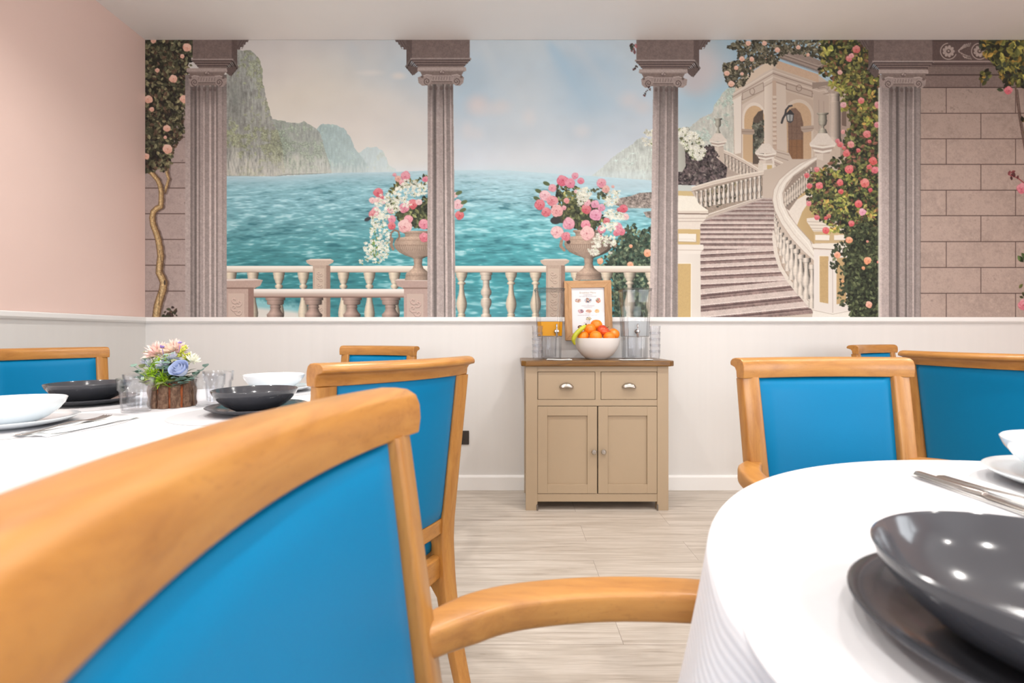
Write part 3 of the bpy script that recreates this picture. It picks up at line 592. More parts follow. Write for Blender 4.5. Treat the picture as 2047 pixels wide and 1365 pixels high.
        dark = np.interp(Ys, [y0, y0+25, y0+70, 420, y1], [.72, .80, .97, 1.03, 1.04])*hgh  # shaft colour darkens upward: printed tone plus painted-in dimness near the ceiling
        c = A((180,163,158), np.float32)*(tone*dark*(1+.10*M.nf[bx]+.04*M.nm[bx]))[..., None]
        M.put(bx, m, c)
    def steps(spec):
        out = []; u = 0
        for w, v in spec: out += [(u+.001, v), (u+w-.001, v)]; u += w
        tot = u; return [(a/tot, v) for a, v in out]
    # column behind wall pieces first: brick walls
    def bricks(x0, x1, y0, seams, rows, c):
        bx = M.box(x0, y0, x1, 640); sp = np.clip((M.nm[bx]*M.nc[bx]*1.6+M.nf[bx]*.8-.25), 0, 1)
        c0 = A(c, np.float32)*(1+.08*M.nf[bx]+.06*M.nc[bx]-.30*sp*np.clip(M.nc[bx]+.5, 0, 1.5)+.05*M.nm[bx])[..., None]
        c0 = c0*np.interp(Y[bx], [100, 200, 300, 640], [.72, .92, 1.0, 1.02])[..., None]  # dimmer light towards the ceiling painted into the brick colour
        M.put(bx, np.ones(sp.shape), c0)
        for i, y in enumerate(rows):
            M.line([(x0, y), (x1, y)], 1.8, (88,68,64)); M.line([(x0, y+1.7), (x1, y+1.7)], .9, (196,174,164), a=.5)
        for i in range(len(rows)-1):
            for sx in seams[i % 2]: M.line([(sx, rows[i]), (sx, rows[i+1])], 1.6, (88,68,64)); M.line([(sx+1.5, rows[i]+2), (sx+1.5, rows[i+1])], .8, (196,174,164), a=.4)
    bricks(280, 375, 76, ([], []), [224-51.3*2, 224-51.3, 223.7, 274.6, 325.5, 376.3, 427.6, 479, 530.4, 582.2, 640], (174,154,148))
    bricks(1836, 2322, 76, ([1891.4, 2030, 2170], [1960.6, 2100, 2240]), [175.5, 227, 278, 329, 380.5, 431.5, 483.3, 535, 586.5, 640], (180,156,145))
    M.rect(1836, 76, 2322, 122, (122,104,98), g=.08); M.rect(1864, 84, 2322, 122, (96,78,74), g=.1)
    for k in range(7):
        fx0 = 1896+k*62; D, Lc = (82,64,60), (172,152,144)
        for q in range(9): an = q*.7; M.ell(fx0+8.5*math.cos(an), 103+8*math.sin(an), 4.4, 3.2, Lc, rot=an, g=.1)
        for rr, c in ((16, Lc), (13.6, D)): M.line([(fx0+rr*math.cos(a/5), 103+rr*math.sin(a/5)) for a in range(2, 24)], 2, c)
        M.ell(fx0, 103, 4, 3.6, D); M.ell(fx0, 102.6, 2.4, 2.2, Lc)
        for px, py, sg in ((fx0+30, 94, 1), (fx0+31, 112, -1)):
            for q in range(4): M.line([(px-10+q*5, py+sg*(8-q*3)), (px-4+q*5, py+sg*(2-q)), (px+2+q*4, py-sg*(4+q))], 2.6, A(Lc)*(1-.06*q), g=.1); M.line([(px-9+q*5, py+2+sg*(8-q*3)), (px-3+q*5, py+2+sg*(2-q))], 1.2, D, a=.8)
    M.rect(1836, 76, 2322, 84, (84,68,64)); M.rect(1860, 122, 2322, 125, (160,140,134)); M.rect(1855, 125, 2322, 134, (104,86,82), g=.1); M.rect(1855, 128, 2322, 130, (72,56,54)); M.rect(1852, 134, 2322, 149, (122,104,98), g=.1); M.rect(1850, 149, 2322, 152, (80,64,60)); M.rect(1840, 152, 2322, 175, (128,108,102), g=.1)
    M.line([(1960, 152), (1960, 175)], 1.6, (80,64,60)); M.line([(1840, 175.5), (2322, 175.5)], 2, (72,56,52))
    # left vine and its trunk
    W1, W2, W3 = (176,142,100), (206,176,130), (112,84,60)
    def trunk(pts, w, w1):
        M.line([(x+3, y+1) for x, y in pts], w+1, (90,72,66), a=.45, w1=w1+1); M.line(pts, w, W3, w1=w1, g=.2); M.line([(x-.6, y) for x, y in pts], w*.72, W1, w1=w1*.72, g=.22); M.line([(x-1.4, y) for x, y in pts], w*.28, W2, w1=w1*.3, g=.25)
    trunk([(336,330),(334,345),(338,358),(334,372),(330,385)], 6, 6); trunk([(290,338),(304,346),(316,360),(321,372),(323,384),(323,400),(322,413),(314,417),(307,424),(305,436),(307,450),(313,465),(317,478),(320,495),(322,512),(320,530),(319,545),(324,555),(328,565),(326,580),(321,595),(316,612),(312,640)], 9, 17)
    M.ell(330, 565, 2.2, 5.5, (70,56,48)); M.line([(319,500),(324,530),(322,550)], 1.3, (86,62,44), a=.8); M.line([(320,585),(318,610)], 1.5, (86,62,44), a=.8)
    DL = [(52,50,42),(66,66,50),(84,84,62),(110,108,78),(136,130,92),(112,84,66),(160,148,104)]
    vine = [(282,78),(398,78),(396,100),(384,120),(376,150),(378,170),(384,215),(376,225),(366,250),(372,268),(360,282),(348,300),(342,330),(332,342),(300,345),(284,350)]
    M.poly([(282,78),(394,78),(374,140),(372,200),(356,240),(346,290),(336,334),(284,344)], (46,42,40), g=.35, gm=.3); M.leaves(vine, 1700, 4.3, DL, 21, asp=.6)
    for x, y, r in ((374,95,9.5),(365,113,5),(347,158,9),(297.5,199,9.5),(304,219,5.5),(368,198,9),(334,257,8),(335,298,10.5),(293,313,7),(307,82,6),(315,141,5),(331,275,4)): M.rose(x, y, r, (240,186,162), (220,134,112))
    M.leaves([(322,640),(330,622),(345,612),(356,618),(352,640)], 34, 4, [(96,66,62),(120,90,66),(80,80,56)], 31)
    def sh4(spec): return steps(spec)
    # column I (with pilaster)
    shaft(371, 453.5, 371, 453.5, 150, 640, sh4([(.13,.98),(.05,.70),(.05,.84),(.06,.62),(.05,.98),(.03,.70),(.09,.92),(.03,1.12),(.12,.86),(.05,1.12),(.08,.80),(.04,1.14),(.05,.76),(.10,.98),(.04,.84),(.08,.90)]))
    capital(414, 41, 137, 1, (386, 464, 80, 118), 80, None)
    shaft(855.5, 906, 854.5, 911.5, 166, 640, sh4([(.12,.96),(.05,1.10),(.05,.84),(.11,.62),(.10,1.0),(.16,.97),(.05,.62),(.08,1.10),(.15,.82),(.06,1.12),(.03,.78),(.04,.94)]))
    capital(883.5, 49, 135, -1, (824, 939.5, 80, 116.5), 80, None)
    shaft(1306, 1356, 1298.5, 1355, 168, 640, sh4([(.14,1.08),(.10,.98),(.05,.74),(.15,.86),(.04,1.0),(.04,1.12),(.05,.78),(.14,.84),(.05,1.10),(.04,.80),(.12,.74),(.03,.88)]))
    capital(1326, 49, 139, 1, (1272.5, 1387, 80, 120), 80, None)
    shaft(1758, 1840, 1758, 1840, 150, 640, sh4([(.05,1.18),(.16,1.04),(.08,.78),(.08,.92),(.06,.58),(.03,.84),(.11,.95),(.05,.66),(.02,1.04),(.10,.88),(.03,1.12),(.05,.78),(.09,.90),(.01,.6)]), hgh=.95)
    capital(1806, 50, 140, -1, (1747, 1864, 80, 122), 80, None)
    M.rect(1755.5, 176, 1759, 640, (226,216,206), a=.8)
    for cx, w, y in ((408,26,178),(881,25,176),(1331,25,179),(1801,24,180)):
        for u in (-.78,-.38,.06,.5,.86):
            M.ell(cx+u*w, y, 3.4, 5, (92,76,72), a=.6)
            for q in range(10): M.rect(cx+u*w-3.2, y+q*4.4, cx+u*w+3.2, y+q*4.4+4.4, (92,76,72), a=.40*(1-q/10))
    M.leaves([(1262,88),(1272,88),(1272,108),(1262,108)], 12, 4, [(90,96,80),(110,120,96),(180,110,110)], 41)
    for x, y in ((1268,140),(1272,136),(1290,190),(1293,184),(1300,178)): M.leaves([(x-3,y-3),(x+3,y-3),(x+3,y+3),(x-3,y+3)], 4, 2.6, [(150,96,96),(110,90,80)], int(x))
    # roses hanging over the right brick wall
    YG = [(52,52,36),(76,78,44),(110,112,56),(150,146,66),(186,172,74),(196,150,60),(70,76,56)]
    M.poly([(1966,78),(2100,78),(2100,150),(2060,175),(2030,165),(2010,170),(1990,130),(1975,120)], (44,38,34), a=.8, g=.2)
    M.leaves([(1958,78),(2120,78),(2110,165),(2060,178),(2025,170),(2010,176),(1985,120),(1965,110)], 760, 6.2, YG, 51, asp=.6)
    M.leaves([(1955,145),(1975,140),(1980,160),(1965,168)], 14, 6, YG, 52); M.rose(2015, 181, 9, (216,96,110)); M.leaf(1999, 180, 7, .5, .2, A((60,70,46)))
    M.line([(2030,175),(2034,210),(2040,250),(2047,290),(2056,340),(2060,420),(2064,520),(2062,640)], 4, (104,82,74), a=.9, g=.2); M.line([(2034,180),(2040,230),(2052,300),(2070,400)], 2, (84,64,58), a=.8)
    M.leaves([(2040,225),(2100,215),(2110,300),(2050,290)], 60, 6, YG, 53); M.leaves([(2036,512),(2110,500),(2110,560),(2040,545)], 50, 7, [(90,116,56),(124,150,76),(70,90,50)], 54); M.leaves([(2036,570),(2100,560),(2100,636),(2044,620)], 50, 6, YG, 55)
    M.line([(2018,350),(2034,356),(2047,366)], 2, (150,60,66)); M.leaves([(2015,345),(2036,345),(2036,358),(2015,358)], 9, 4.5, [(160,70,74),(120,56,60)], 56)
    for x, y, r in ((2043,377,12),(2046,610,12),(2080,240,12),(2100,450,13),(2140,120,12),(2220,140,12)): M.rose(x, y, r, (222,120,136))
    # column and brick tops are painted darker: part print, part dim room light
    out = M.im.reshape(M.H//MS, MS, M.W//MS, MS, 3).mean((1, 3))
    return np.clip(out, 0, 255)/255.

def build_right_scene(M):
    A = np.array; T1 = (1340, 60, 4.55); T2 = (1340, 340, 4.55)
    M.T(*T1)
    P, Rc = M.poly, M.rect
    LW, MD, SH = (222,206,192), (200,182,168), (168,148,134)
    # pavilion
    P([(575,570),(760,420),(930,265),(1345,410),(1440,480),(1660,560),(1700,1400),(1100,1400),(580,1400)], (196,176,160), g=.03)
    P([(600,470),(930,262),(935,360),(740,470),(590,560)], (214,192,172)); P([(720,330),(930,225),(930,265),(725,380)], (196,150,124))
    P([(960,275),(1345,405),(1350,480),(965,350)], (196,166,142), g=.03)
    P([(985,195),(1080,150),(1360,280),(1470,230),(1700,200),(1700,330),(1430,345),(1350,372),(980,248)], (150,132,122), g=.08)
    for d, c in ((0,(178,160,148)),(12,(120,102,94)),(26,(170,150,138)),(46,(112,94,88))): M.line([(985,205+d),(1350,330+d),(1440,290+d*.8)], 9, c, a=.8)
    for i in range(44):
        t = i/43; M.line([(990+t*350, 246+t*128), (990+t*350, 262+t*128)], 4.5, (118,98,88), a=.8)
    for i in range(20): t = i/19; M.line([(925-t*185, 262+t*88), (925-t*185, 276+t*88)], 4.5, (150,126,112), a=.6)
    # left face entablature
    P([(575,575),(860,385),(930,350),(930,480),(860,520),(640,600),(565,640)], (206,188,174))
    for d, c in ((0,(226,212,198)),(26,(160,138,126)),(60,(228,214,200)),(100,(168,146,134)),(118,(220,204,190))): M.line([(565,590+d*.9),(850,420+d),(935,372+d)], 9, c, a=.8)
    P([(930,350),(1350,490),(1440,470),(1440,640),(1290,600),(1050,520),(935,480)], (190,170,156))
    for d, c in ((0,(214,198,184)),(24,(140,120,110)),(54,(212,194,180)),(94,(150,130,118)),(112,(204,186,172))): M.line([(935,372+d),(1060,415+d),(1350,510+d*.9),(1440,500+d*.8)], 9, c, a=.8)
    P([(655,575),(845,480),(850,550),(655,640)], (200,182,168)); M.line([(655,575),(845,480),(850,550),(655,640),(655,575)], 6, (150,130,118)); M.line([(745+22*math.cos(a), 560+30*math.sin(a)) for a in np.linspace(0, 6.3, 14)], 6, (150,128,116))
    P([(1055,485),(1290,560),(1290,610),(1055,540)], (186,166,152)); M.line([(1055,485),(1290,560),(1290,612),(1055,540),(1055,485)], 6, (140,120,108)); M.line([(1170+25*math.cos(a), 530+28*math.sin(a)) for a in np.linspace(0, 6.3, 14)], 6, (138,118,106))
    # arch walls
    P([(640,690),(850,560),(850,1100),(640,1100)], (212,194,180)); P([(1050,560),(1300,640),(1300,1300),(1050,1200)], (190,168,152))
    arc = lambda cx, cy, rx, ry, a0, a1, n=14: [(cx+rx*math.cos(a0+(a1-a0)*i/n), cy-ry*math.sin(a0+(a1-a0)*i/n)) for i in range(n+1)]
    P(arc(762,800,108,140,math.pi,0)+[(868,1200),(654,1200)], (226,210,196)); P(arc(765,810,92,120,math.pi,.15)+[(850,1200),(675,1200)], (204,170,134), g=.03)
    P([(745,880),(758,800),(800,745),(845,728),(850,1220),(750,1220)], (96,82,72), g=.1); M.leaves([(760,860),(845,830),(850,1120),(765,1120)], 110, 22, [(110,112,96),(136,134,114),(160,156,136),(90,92,80)], 61)
    P([(640,900),(760,905),(768,940),(750,955),(640,950)], (176,156,140)); M.line([(640,925),(765,928)], 5, (140,120,108))
    P([(660,950),(750,955),(750,1210),(660,1170)], (200,168,134))
    P(arc(1165,790,140,160,math.pi*.95,0)+[(1300,900),(1300,1300),(1060,1200)], (206,188,172)); P(arc(1165,800,118,138,math.pi*.95,0)+[(1283,900),(1283,1200),(1060,1230)], (194,162,132), g=.03)
    P([(1068,780),(1100,715),(1140,710),(1185,760),(1210,850),(1210,1190),(1120,1240),(1075,1180)], (124,98,84), g=.08); P([(1080,1000),(1205,1000),(1208,1190),(1120,1235),(1085,1180)], (136,98,70), g=.05)
    for x in (1105,1150,1195): M.line([(x,800),(x,1210)], 3, (92,70,58), a=.7)
    for y in (880,940,1060,1180): M.line([(1075,y),(1208,y+5)], 3, (92,70,58), a=.5)
    P([(1185,880),(1300,868),(1315,885),(1290,920),(1215,935),(1190,915)], (176,156,142)); M.line([(1190,905),(1310,895)], 5, (136,116,104))
    P([(855,520),(930,480),(930,1090),(855,1080)], (224,208,194), c2=(208,190,176)); P([(960,480),(1050,515),(1062,1110),(965,1080)], (204,186,172))
    P([(928,460),(962,460),(968,1090),(935,1090)], (190,164,146))
    for i in range(11): P([(930,600+i*42),(962,600+i*42),(966,622+i*42),(934,626+i*42)], (212,192,176)); M.line([(932,628+i*42),(966,626+i*42)], 4, (150,126,112), a=.8)
    P([(575,640),(645,600),(645,1120),(585,1130)], (230,216,204)); M.line([(648,640),(648,1120)], 6, (180,160,148))
    P([(960,1095),(1080,1120),(1120,1200),(1110,1215),(960,1180)], (196,178,164)); M.line([(962,1110),(1080,1140)], 5, (140,120,108)); M.line([(962,1150),(1110,1200)], 6, (150,130,118))
    # right side pilaster and column
    P([(1300,560),(1440,600),(1445,1000),(1305,900)], (186,166,152)); M.line([(1350,640),(1352,900)], 4, (160,140,128)); M.line([(1395,650),(1397,900)], 4, (160,140,128))
    P([(1545,640),(1660,640),(1665,1150),(1545,1150)], (170,148,136), g=.04); P([(1560,700),(1600,700),(1600,880),(1560,870)], (120,100,90))
    M.lathe(1498, [(575,46),(600,46),(605,42),(650,42),(655,48),(980,52),(1000,58),(1030,60)], (206,188,174), lx=-.5)
    for i in range(7): M.line([(1460+i*13,650),(1458+i*14,970)], 3, (160,140,128), a=.6)
    P([(1400,530),(1440,490),(1560,490),(1600,530),(1545,580),(1450,580)], (172,154,142), g=.1); M.line([(1416+15*(1-t/12)*math.cos(t*.7), 553+18*(1-t/12)*math.sin(t*.7)) for t in range(11)], 6, (206,190,178))
    for q in range(6): M.ell(1455+q*20, 530+8*(q % 2), 12, 18, (196,178,164), rot=.3*q, a=.8)
    P([(1290,480),(1440,470),(1600,470),(1600,500),(1400,510),(1290,540)], (150,132,120))
    # lantern
    M.line([(1013,845),(1025,805),(1045,770),(1052,730),(1080,695),(1105,690)], 20, (70,66,68), w1=16); P([(1050,765),(1088,725),(1125,765),(1118,830),(1090,850),(1060,832)], (74,72,74)); P([(1060,775),(1084,770),(1084,832),(1066,825)], (176,174,170)); P([(1092,770),(1116,775),(1110,826),(1092,832)], (160,158,156)); P([(1048,768),(1088,722),(1128,768)], (60,58,60))
    # upper balustrade pieces
    BC = (220,204,190)
    def rail(pts, th, c=BC):
        P(list(pts)+[(x, y+th) for x, y in reversed(pts)], c, g=.03); M.line([(x, y+th) for x, y in pts], 5, (140,118,106), a=.8); M.line([(x, y+3) for x, y in pts], 7, (238,226,214), a=.7); M.line([(x, y+th*.55) for x, y in pts], 4, (176,156,142), a=.7)
    def bal(x, y0, y1, w, c=(214,198,184), k=.42):
        h = y1-y0; M.lathe(x, [(y0,w*.8),(y0+h*.10,w*.8),(y0+h*.12,w*.5),(y0+h*.2,w*.42),(y0+h*.42,w*.62),(y0+h*.5,w*.92),(y0+h*.58,w),(y0+h*.66,w*.9),(y0+h*.72,w*.55),(y0+h*.76,w*.5),(y0+h*.86,w*.8),(y0+h,w*.85)], c, k=k)
    P([(440,1070),(800,1260),(845,1400),(420,1400)], (176,158,146), g=.06)
    for i in range(11): bal(488+i*31, 1120+i*16.5, 1120+i*16.5+118, 15)
    rail([(450,1075),(560,1120),(680,1185),(800,1258)], 34); P([(350,1050),(470,1060),(470,1360),(350,1365)], (206,190,178), g=.05)
    P([(940,1190),(1130,1260),(1060,1400),(940,1400)], (180,160,148))
    for i in range(5): bal(958+i*31, 1235+i*14, 1350+i*8, 15)
    rail([(945,1172),(1040,1215),(1140,1255)], 26)
    # urn pedestals
    def pedestal(cx, y0, w, y1, c=(222,208,196)):
        P([(cx-w*.25,y0),(cx+w*.25,y0),(cx+w*.48,y0+w*.30),(cx+w*.72,y0+w*.55),(cx+w*.72,y0+w*.65),(cx-w*.72,y0+w*.65),(cx-w*.72,y0+w*.55),(cx-w*.48,y0+w*.30)], c, g=.03)
        for i in range(4): q = y0+w*(.62+.13*i); P([(cx-w*(.72-.1*i),q),(cx,q+w*.1),(cx+w*(.72-.1*i),q),(cx+w*(.68-.1*i),q+w*.12),(cx,q+w*.22),(cx-w*(.68-.1*i),q+w*.12)], (232,220,208) if i % 2 == 0 else (176,156,144))
        P([(cx-w*.45,y0+w*1.12),(cx+w*.45,y0+w*1.12),(cx+w*.45,y1),(cx-w*.45,y1)], (214,198,184), g=.03); P([(cx+w*.02,y0+w*1.12),(cx+w*.45,y0+w*1.12),(cx+w*.45,y1),(cx+w*.02,y1)], (198,180,166))
    pedestal(435, 940, 112, 1230); M.lathe(435, [(805,34),(815,34),(822,24),(860,26),(872,24),(888,10),(905,8),(940,22)], (184,178,164)); 
    pedestal(1385, 940, 165, 1330); M.lathe(1385, [(755,54),(765,54),(775,36),(830,40),(860,34),(880,12),(895,12),(905,30),(940,44)], (186,176,160))
    P([(800,1210),(948,1210),(940,1400),(850,1400),(800,1330)], (218,204,190), g=.03)
    M.T(*T2)
    P([(845,-120),(945,-130),(945,240),(870,250),(840,230)], (224,210,198), g=.03); P([(880,-45),(925,-45),(920,110),(882,110)], (196,170,120)); P([(832,150),(942,150),(945,240),(860,252),(835,235)], (216,202,190))
    M.T(*T1); pedestal(868, 1035, 135, 1215)
    # dark shrub and white blossom
    M.poly([(70,1100),(200,1060),(400,1060),(420,1160),(520,1250),(500,1400),(70,1420)], (96,82,82), g=.4, gm=.35); M.leaves([(70,1100),(200,1060),(400,1050),(470,1220),(520,1270),(470,1400),(70,1440)], 420, 15, [(76,64,68),(98,84,86),(124,108,106),(150,134,126),(60,50,54)], 71)
    P([(70,1000),(130,1010),(140,1240),(110,1290),(70,1290)], (190,188,178), c2=(172,168,158))
    M.leaves([(66,880),(180,900),(320,1040),(290,1180),(180,1180),(110,1040)], 60, 20, [(130,136,90),(160,160,110)], 72); M.whites([(66,880),(160,890),(240,950),(330,1060),(300,1170),(200,1190),(120,1050),(66,1010)], 95, 24, 73)
    M.T(); M.whites([(1280,268),(1300,255),(1306,262),(1306,295),(1290,290)], 14, 5.5, 74)
    # ---- staircase
    M.T(*T2)
    P([(60,200),(940,-20),(1100,-100),(1340,-100),(1640,0),(1640,1400),(60,1400)], (196,178,164))
    P([(1100,120),(1330,0),(1420,60),(1330,640),(1310,680),(1150,500)], (196,168,124), c2=(180,148,104)); P([(1060,360),(1100,300),(1290,190),(1300,230),(1200,380),(1150,510)], (226,212,200), g=.03)
    ys = [255,282,312,345,382,424,468,512,552,596,642,690,740,798,858,924,1000,1084,1180,1290,1400]
    rb = lambda y: np.interp(y, [240,300,400,600,740,860,990,1060,1150,1220,1310,1400], [925,935,942,940,945,980,1045,1100,1155,1225,1275,1310])
    lb = lambda y: 275 if y > 462 else 275+(462-y)*2.75
    for i in range(len(ys)-1):
        y0, y1 = ys[i], ys[i+1]; h = y1-y0; sl = -.00-.05*(i > 11)-.05*(i > 16); xl, xr = lb(y0), rb(y0)+6
        tr = (1-.12*(i < 6))
        ky = lambda y, x: y+(x-275)*sl
        P([(xl,ky(y0,xl)),(xr,ky(y0,xr)),(rb(y1)+6,ky(y1,xr)),(lb(y1),ky(y1,lb(y1)))], A((206,186,178))*tr, g=.07, gm=.05)
        a, b = y0+h*.42, y0+h*.5
        P([(xl,ky(a,xl)),(xr,ky(a,xr)),(xr,ky(b,xr)),(xl,ky(b,xl))], A((232,216,208))*tr, g=.05)
        P([(xl,ky(b,xl)),(xr,ky(b,xr)),(rb(y1)+6,ky(y1+2,xr)),(lb(y1),ky(y1+2,xl))], (128,104,100), g=.14, gm=.22, c2=(146,122,116))
        M.line([(xl,ky(b+h*.16,xl)),(xr,ky(b+h*.16,xr))], h*.10, (84,62,62), a=.8); M.line([(xl,ky(b+h*.30,xl)),(xr,ky(b+h*.30,xr))], h*.08, (164,142,134), a=.7)
        M.line([(rb(y1)-20,ky(y1-3,xr)),(rb(y1)+6,ky(y1-3,xr))], 6, (96,74,70), a=.5)
    # left stair string and balustrade
    P([(840,230),(850,250),(345,418),(275,462),(275,440),(330,395)], (222,208,196), g=.03); M.line([(845,245),(345,415)], 3, (120,100,92))
    P([(215,190),(840,30),(840,235),(340,400),(260,320)], (160,142,128), g=.12); M.leaves([(230,200),(600,110),(600,280),(330,380)], 60, 18, [(130,120,90),(150,136,100),(110,100,84)], 75)
    for i in range(15): x = 245+i*40.5; y0 = 195-i*10.2-(i > 11)*0; bal(x, y0, y0+(150+i*3.9 if i < 15 else 200), 19, (224,210,198), k=.5)
    rail([(195,155),(400,95),(620,45),(850,5)], 40)
    P([(70,135),(190,140),(195,190),(70,190)], (200,202,196)); P([(70,190),(190,195),(215,235),(70,235)], (206,180,132))
    P([(70,232),(225,240),(262,310),(345,368),(345,395),(70,390)], (238,228,214), g=.02); M.line([(70,398),(345,400)], 9, (120,98,88)); P([(70,372),(345,372),(345,392),(70,392)], (220,204,190))
    P([(70,404),(330,408),(318,450),(290,480),(272,500),(270,540),(70,538)], (228,214,202), g=.02)
    for y in (440,468): M.line([(70,y),(315,y)], 6, (182,162,150))
    P([(70,538),(272,540),(268,680),(70,676)], (204,174,124)); P([(75,578),(238,582),(236,655),(75,652)], (236,226,216)); M.line([(75,652),(236,656),(238,582)], 5, (176,150,120)); M.line([(75,628),(205,628),(238,655)], 3, (206,190,176))
    P([(70,680),(300,680),(305,718),(280,745),(275,765),(70,762)], (232,220,210)); M.line([(70,728),(300,730)], 5, (186,166,154)); P([(70,762),(274,764),(278,1400),(70,1400)], (230,218,208), c2=(222,210,200)); P([(70,850),(190,850),(188,1400),(70,1400)], (200,168,116), g=.03); M.line([(70,850),(190,850),(188,1400)], 5, (250,240,228))
    # curved balustrade on the right of the stairs: string, balusters, rail
    st = [(945,540),(938,620),(955,760),(1000,900),(1070,1010),(1150,1110),(1230,1200),(1300,1270)]
    P([(945,470),(960,460),(1000,560),(1130,720),(1310,800),(1310,1260),(1225,1180),(1150,1090),(1070,1000),(990,860),(950,740)], (188,168,152), g=.06)
    P([(x-12, y) for x, y in st]+[(1310,1330),(1310,1200),(1190,1110),(1090,1000),(1010,870),(975,740),(958,600)], (222,208,196), g=.03); M.line([(x+25, y-12) for x, y in st[2:]], 4, (150,128,116))
    for i, (x, y0, y1, w) in enumerate(((952,400,500,12),(958,440,560,15),(968,470,620,19),(985,520,700,24),(1010,570,780,30),(1040,610,850,36),(1072,640,920,38),(1108,680,1000,40),(1148,720,1075,42),(1190,770,1140,46),(1240,800,1175,46),(1290,860,1260,40))): bal(x, y0, y1, w, (222,207,194), k=.55)
    # far side of the curved rail
    P([(1030,330),(1040,180),(1120,60),(1240,-20),(1330,-90),(1330,10),(1240,110),(1180,230),(1080,370)], (150,132,120), g=.1)
    for i in range(12):
        t = i/11; bal(1050+t*235, 200-t*225+(1-t)*0, 330-t*185, 20-6*t, (206,190,176))
    rl_o = [(1330,-125),(1180,-60),(1080,10),(990,90),(940,180),(928,270),(950,370),(1010,490),(1100,620),(1200,730),(1310,830)]
    rl_i = [(1310,740),(1270,640),(1170,530),(1080,410),(1030,300),(1022,210),(1060,120),(1130,45),(1220,-20),(1330,-95)]
    P(rl_o+rl_i, (226,214,202), g=.03)
    M.line(rl_o, 7, (178,158,146), a=.8); mid = [((a[0]*.62+b[0]*.38), (a[1]*.62+b[1]*.38)) for a, b in zip(rl_o, [rl_i[-1]]+rl_i[::-1])]
    M.line(mid, 5, (196,178,166), a=.9); M.line([(a[0]*.3+b[0]*.7, a[1]*.3+b[1]*.7) for a, b in zip(rl_o, [rl_i[-1]]+rl_i[::-1])], 8, (242,232,222), a=.8); M.line(rl_i[:-1], 5, (160,138,126), a=.8)
    # right newel
    P([(1240,440),(1330,430),(1420,450),(1620,540),(1620,560),(1300,560),(1262,500),(1240,470)], (226,212,198))
    for y in (470,500,530,552): M.line([(1245+(y-470)*.6,y),(1400+(y-470)*2,y+5)], 5, (176,156,142))
    P([(1305,560),(1640,560),(1640,665),(1310,665)], (198,170,130)); P([(1318,590),(1448,592),(1446,640),(1318,640)], (234,222,210)); P([(1488,592),(1640,590),(1640,640),(1490,640)], (234,222,210)); M.line([(1318,640),(1446,642)], 4, (166,142,112)); M.line([(1490,640),(1640,640)], 4, (166,142,112))
    P([(1285,672),(1480,665),(1640,668),(1640,700),(1480,722),(1310,715),(1290,695)], (232,220,208)); M.line([(1300,712),(1480,722),(1640,705)], 6, (160,140,126))
    P([(1305,722),(1475,728),(1640,712),(1640,1280),(1475,1310),(1305,1280)], (228,216,208)); M.line([(1475,728),(1477,1310)], 4, (170,150,140))
    P([(1356,782),(1438,785),(1436,1215),(1356,1200)], (192,160,114), g=.04); P([(1512,800),(1600,795),(1600,1205),(1512,1222)], (190,158,114), g=.04); M.line([(1356,1200),(1352,782),(1438,782)], 4, (250,240,228))
    P([(1300,1270),(1475,1300),(1640,1270),(1660,1400),(1280,1400)], (232,222,212), g=.02); M.line([(1300,1275),(1475,1312),(1640,1280)], 4, (176,158,148))
    # ---- climbing roses on the right, top garland
    M.T()
    G1 = [(46,54,40),(64,74,46),(86,98,56),(116,124,66),(150,152,76),(178,170,88),(140,90,64)]
    G2 = [(70,64,52),(92,86,66),(116,108,84),(140,128,100),(164,150,120)]
    M.leaves([(1452,95),(1480,80),(1700,78),(1700,110),(1650,120),(1600,108),(1560,112),(1552,130),(1520,128),(1500,150),(1480,150),(1462,172),(1446,150),(1448,130),(1475,120),(1476,105)], 1300, 3.7, G2, 81, asp=.55)
    M.leaves([(1446,128),(1460,126),(1490,140),(1500,150),(1486,172),(1462,176),(1448,160)], 190, 3.6, G2, 82)
    for x, y, r in ((1496,87,6),(1528,87,5.5),(1554,100,6),(1596,95,5),(1641,93,5.5),(1483,118,6),(1503,119,5.5),(1472,136,5),(1453,147,6),(1462,168,7),(1483,148,4),(1615,110,4)): M.rose(x, y, r, (232,184,160), (214,140,120))
    bush = [(1640,78),(1745,78),(1738,110),(1742,140),(1758,150),(1758,250),(1758,470),(1758,640),(1700,640),(1690,600),(1680,560),(1676,470),(1640,440),(1625,430),(1612,390),(1610,355),(1640,330),(1672,330),(1690,300),(1676,270),(1690,240),(1684,200),(1668,160),(1640,150)]
    M.poly([(1650,80),(1740,80),(1742,140),(1758,150),(1758,640),(1704,640),(1690,570),(1700,460),(1690,450),(1640,430),(1622,400),(1630,360),(1670,345),(1705,300),(1700,240),(1690,180),(1660,140)], (44,50,38), g=.35, gm=.35)
    M.leaves([(1640,78),(1745,78),(1738,140),(1758,150),(1758,270),(1690,270),(1700,240),(1684,200),(1668,160),(1640,150)], 900, 4.9, [(70,74,48),(98,102,58),(130,132,70),(160,156,78),(188,170,82),(150,100,70)], 83)
    M.leaves([(1690,262),(1758,262),(1758,350),(1640,350),(1660,320),(1686,310)], 330, 5, [(60,68,48),(90,98,60),(124,130,74),(156,156,84),(150,96,76)], 84)
    M.leaves([(1622,345),(1758,335),(1758,470),(1690,470),(1640,440),(1622,425),(1610,385)], 1300, 3.9, G1, 85)
    M.leaves([(1690,450),(1758,440),(1758,640),(1702,640),(1692,600),(1688,520)], 1100, 4.1, [(40,46,32),(54,62,42),(70,82,52),(90,100,62),(112,120,78)], 86)
    M.leaves([(1664,490),(1690,480),(1694,560),(1688,625),(1674,600),(1680,560),(1660,530)], 90, 4.2, [(62,72,52),(84,94,64),(106,114,78)], 87)
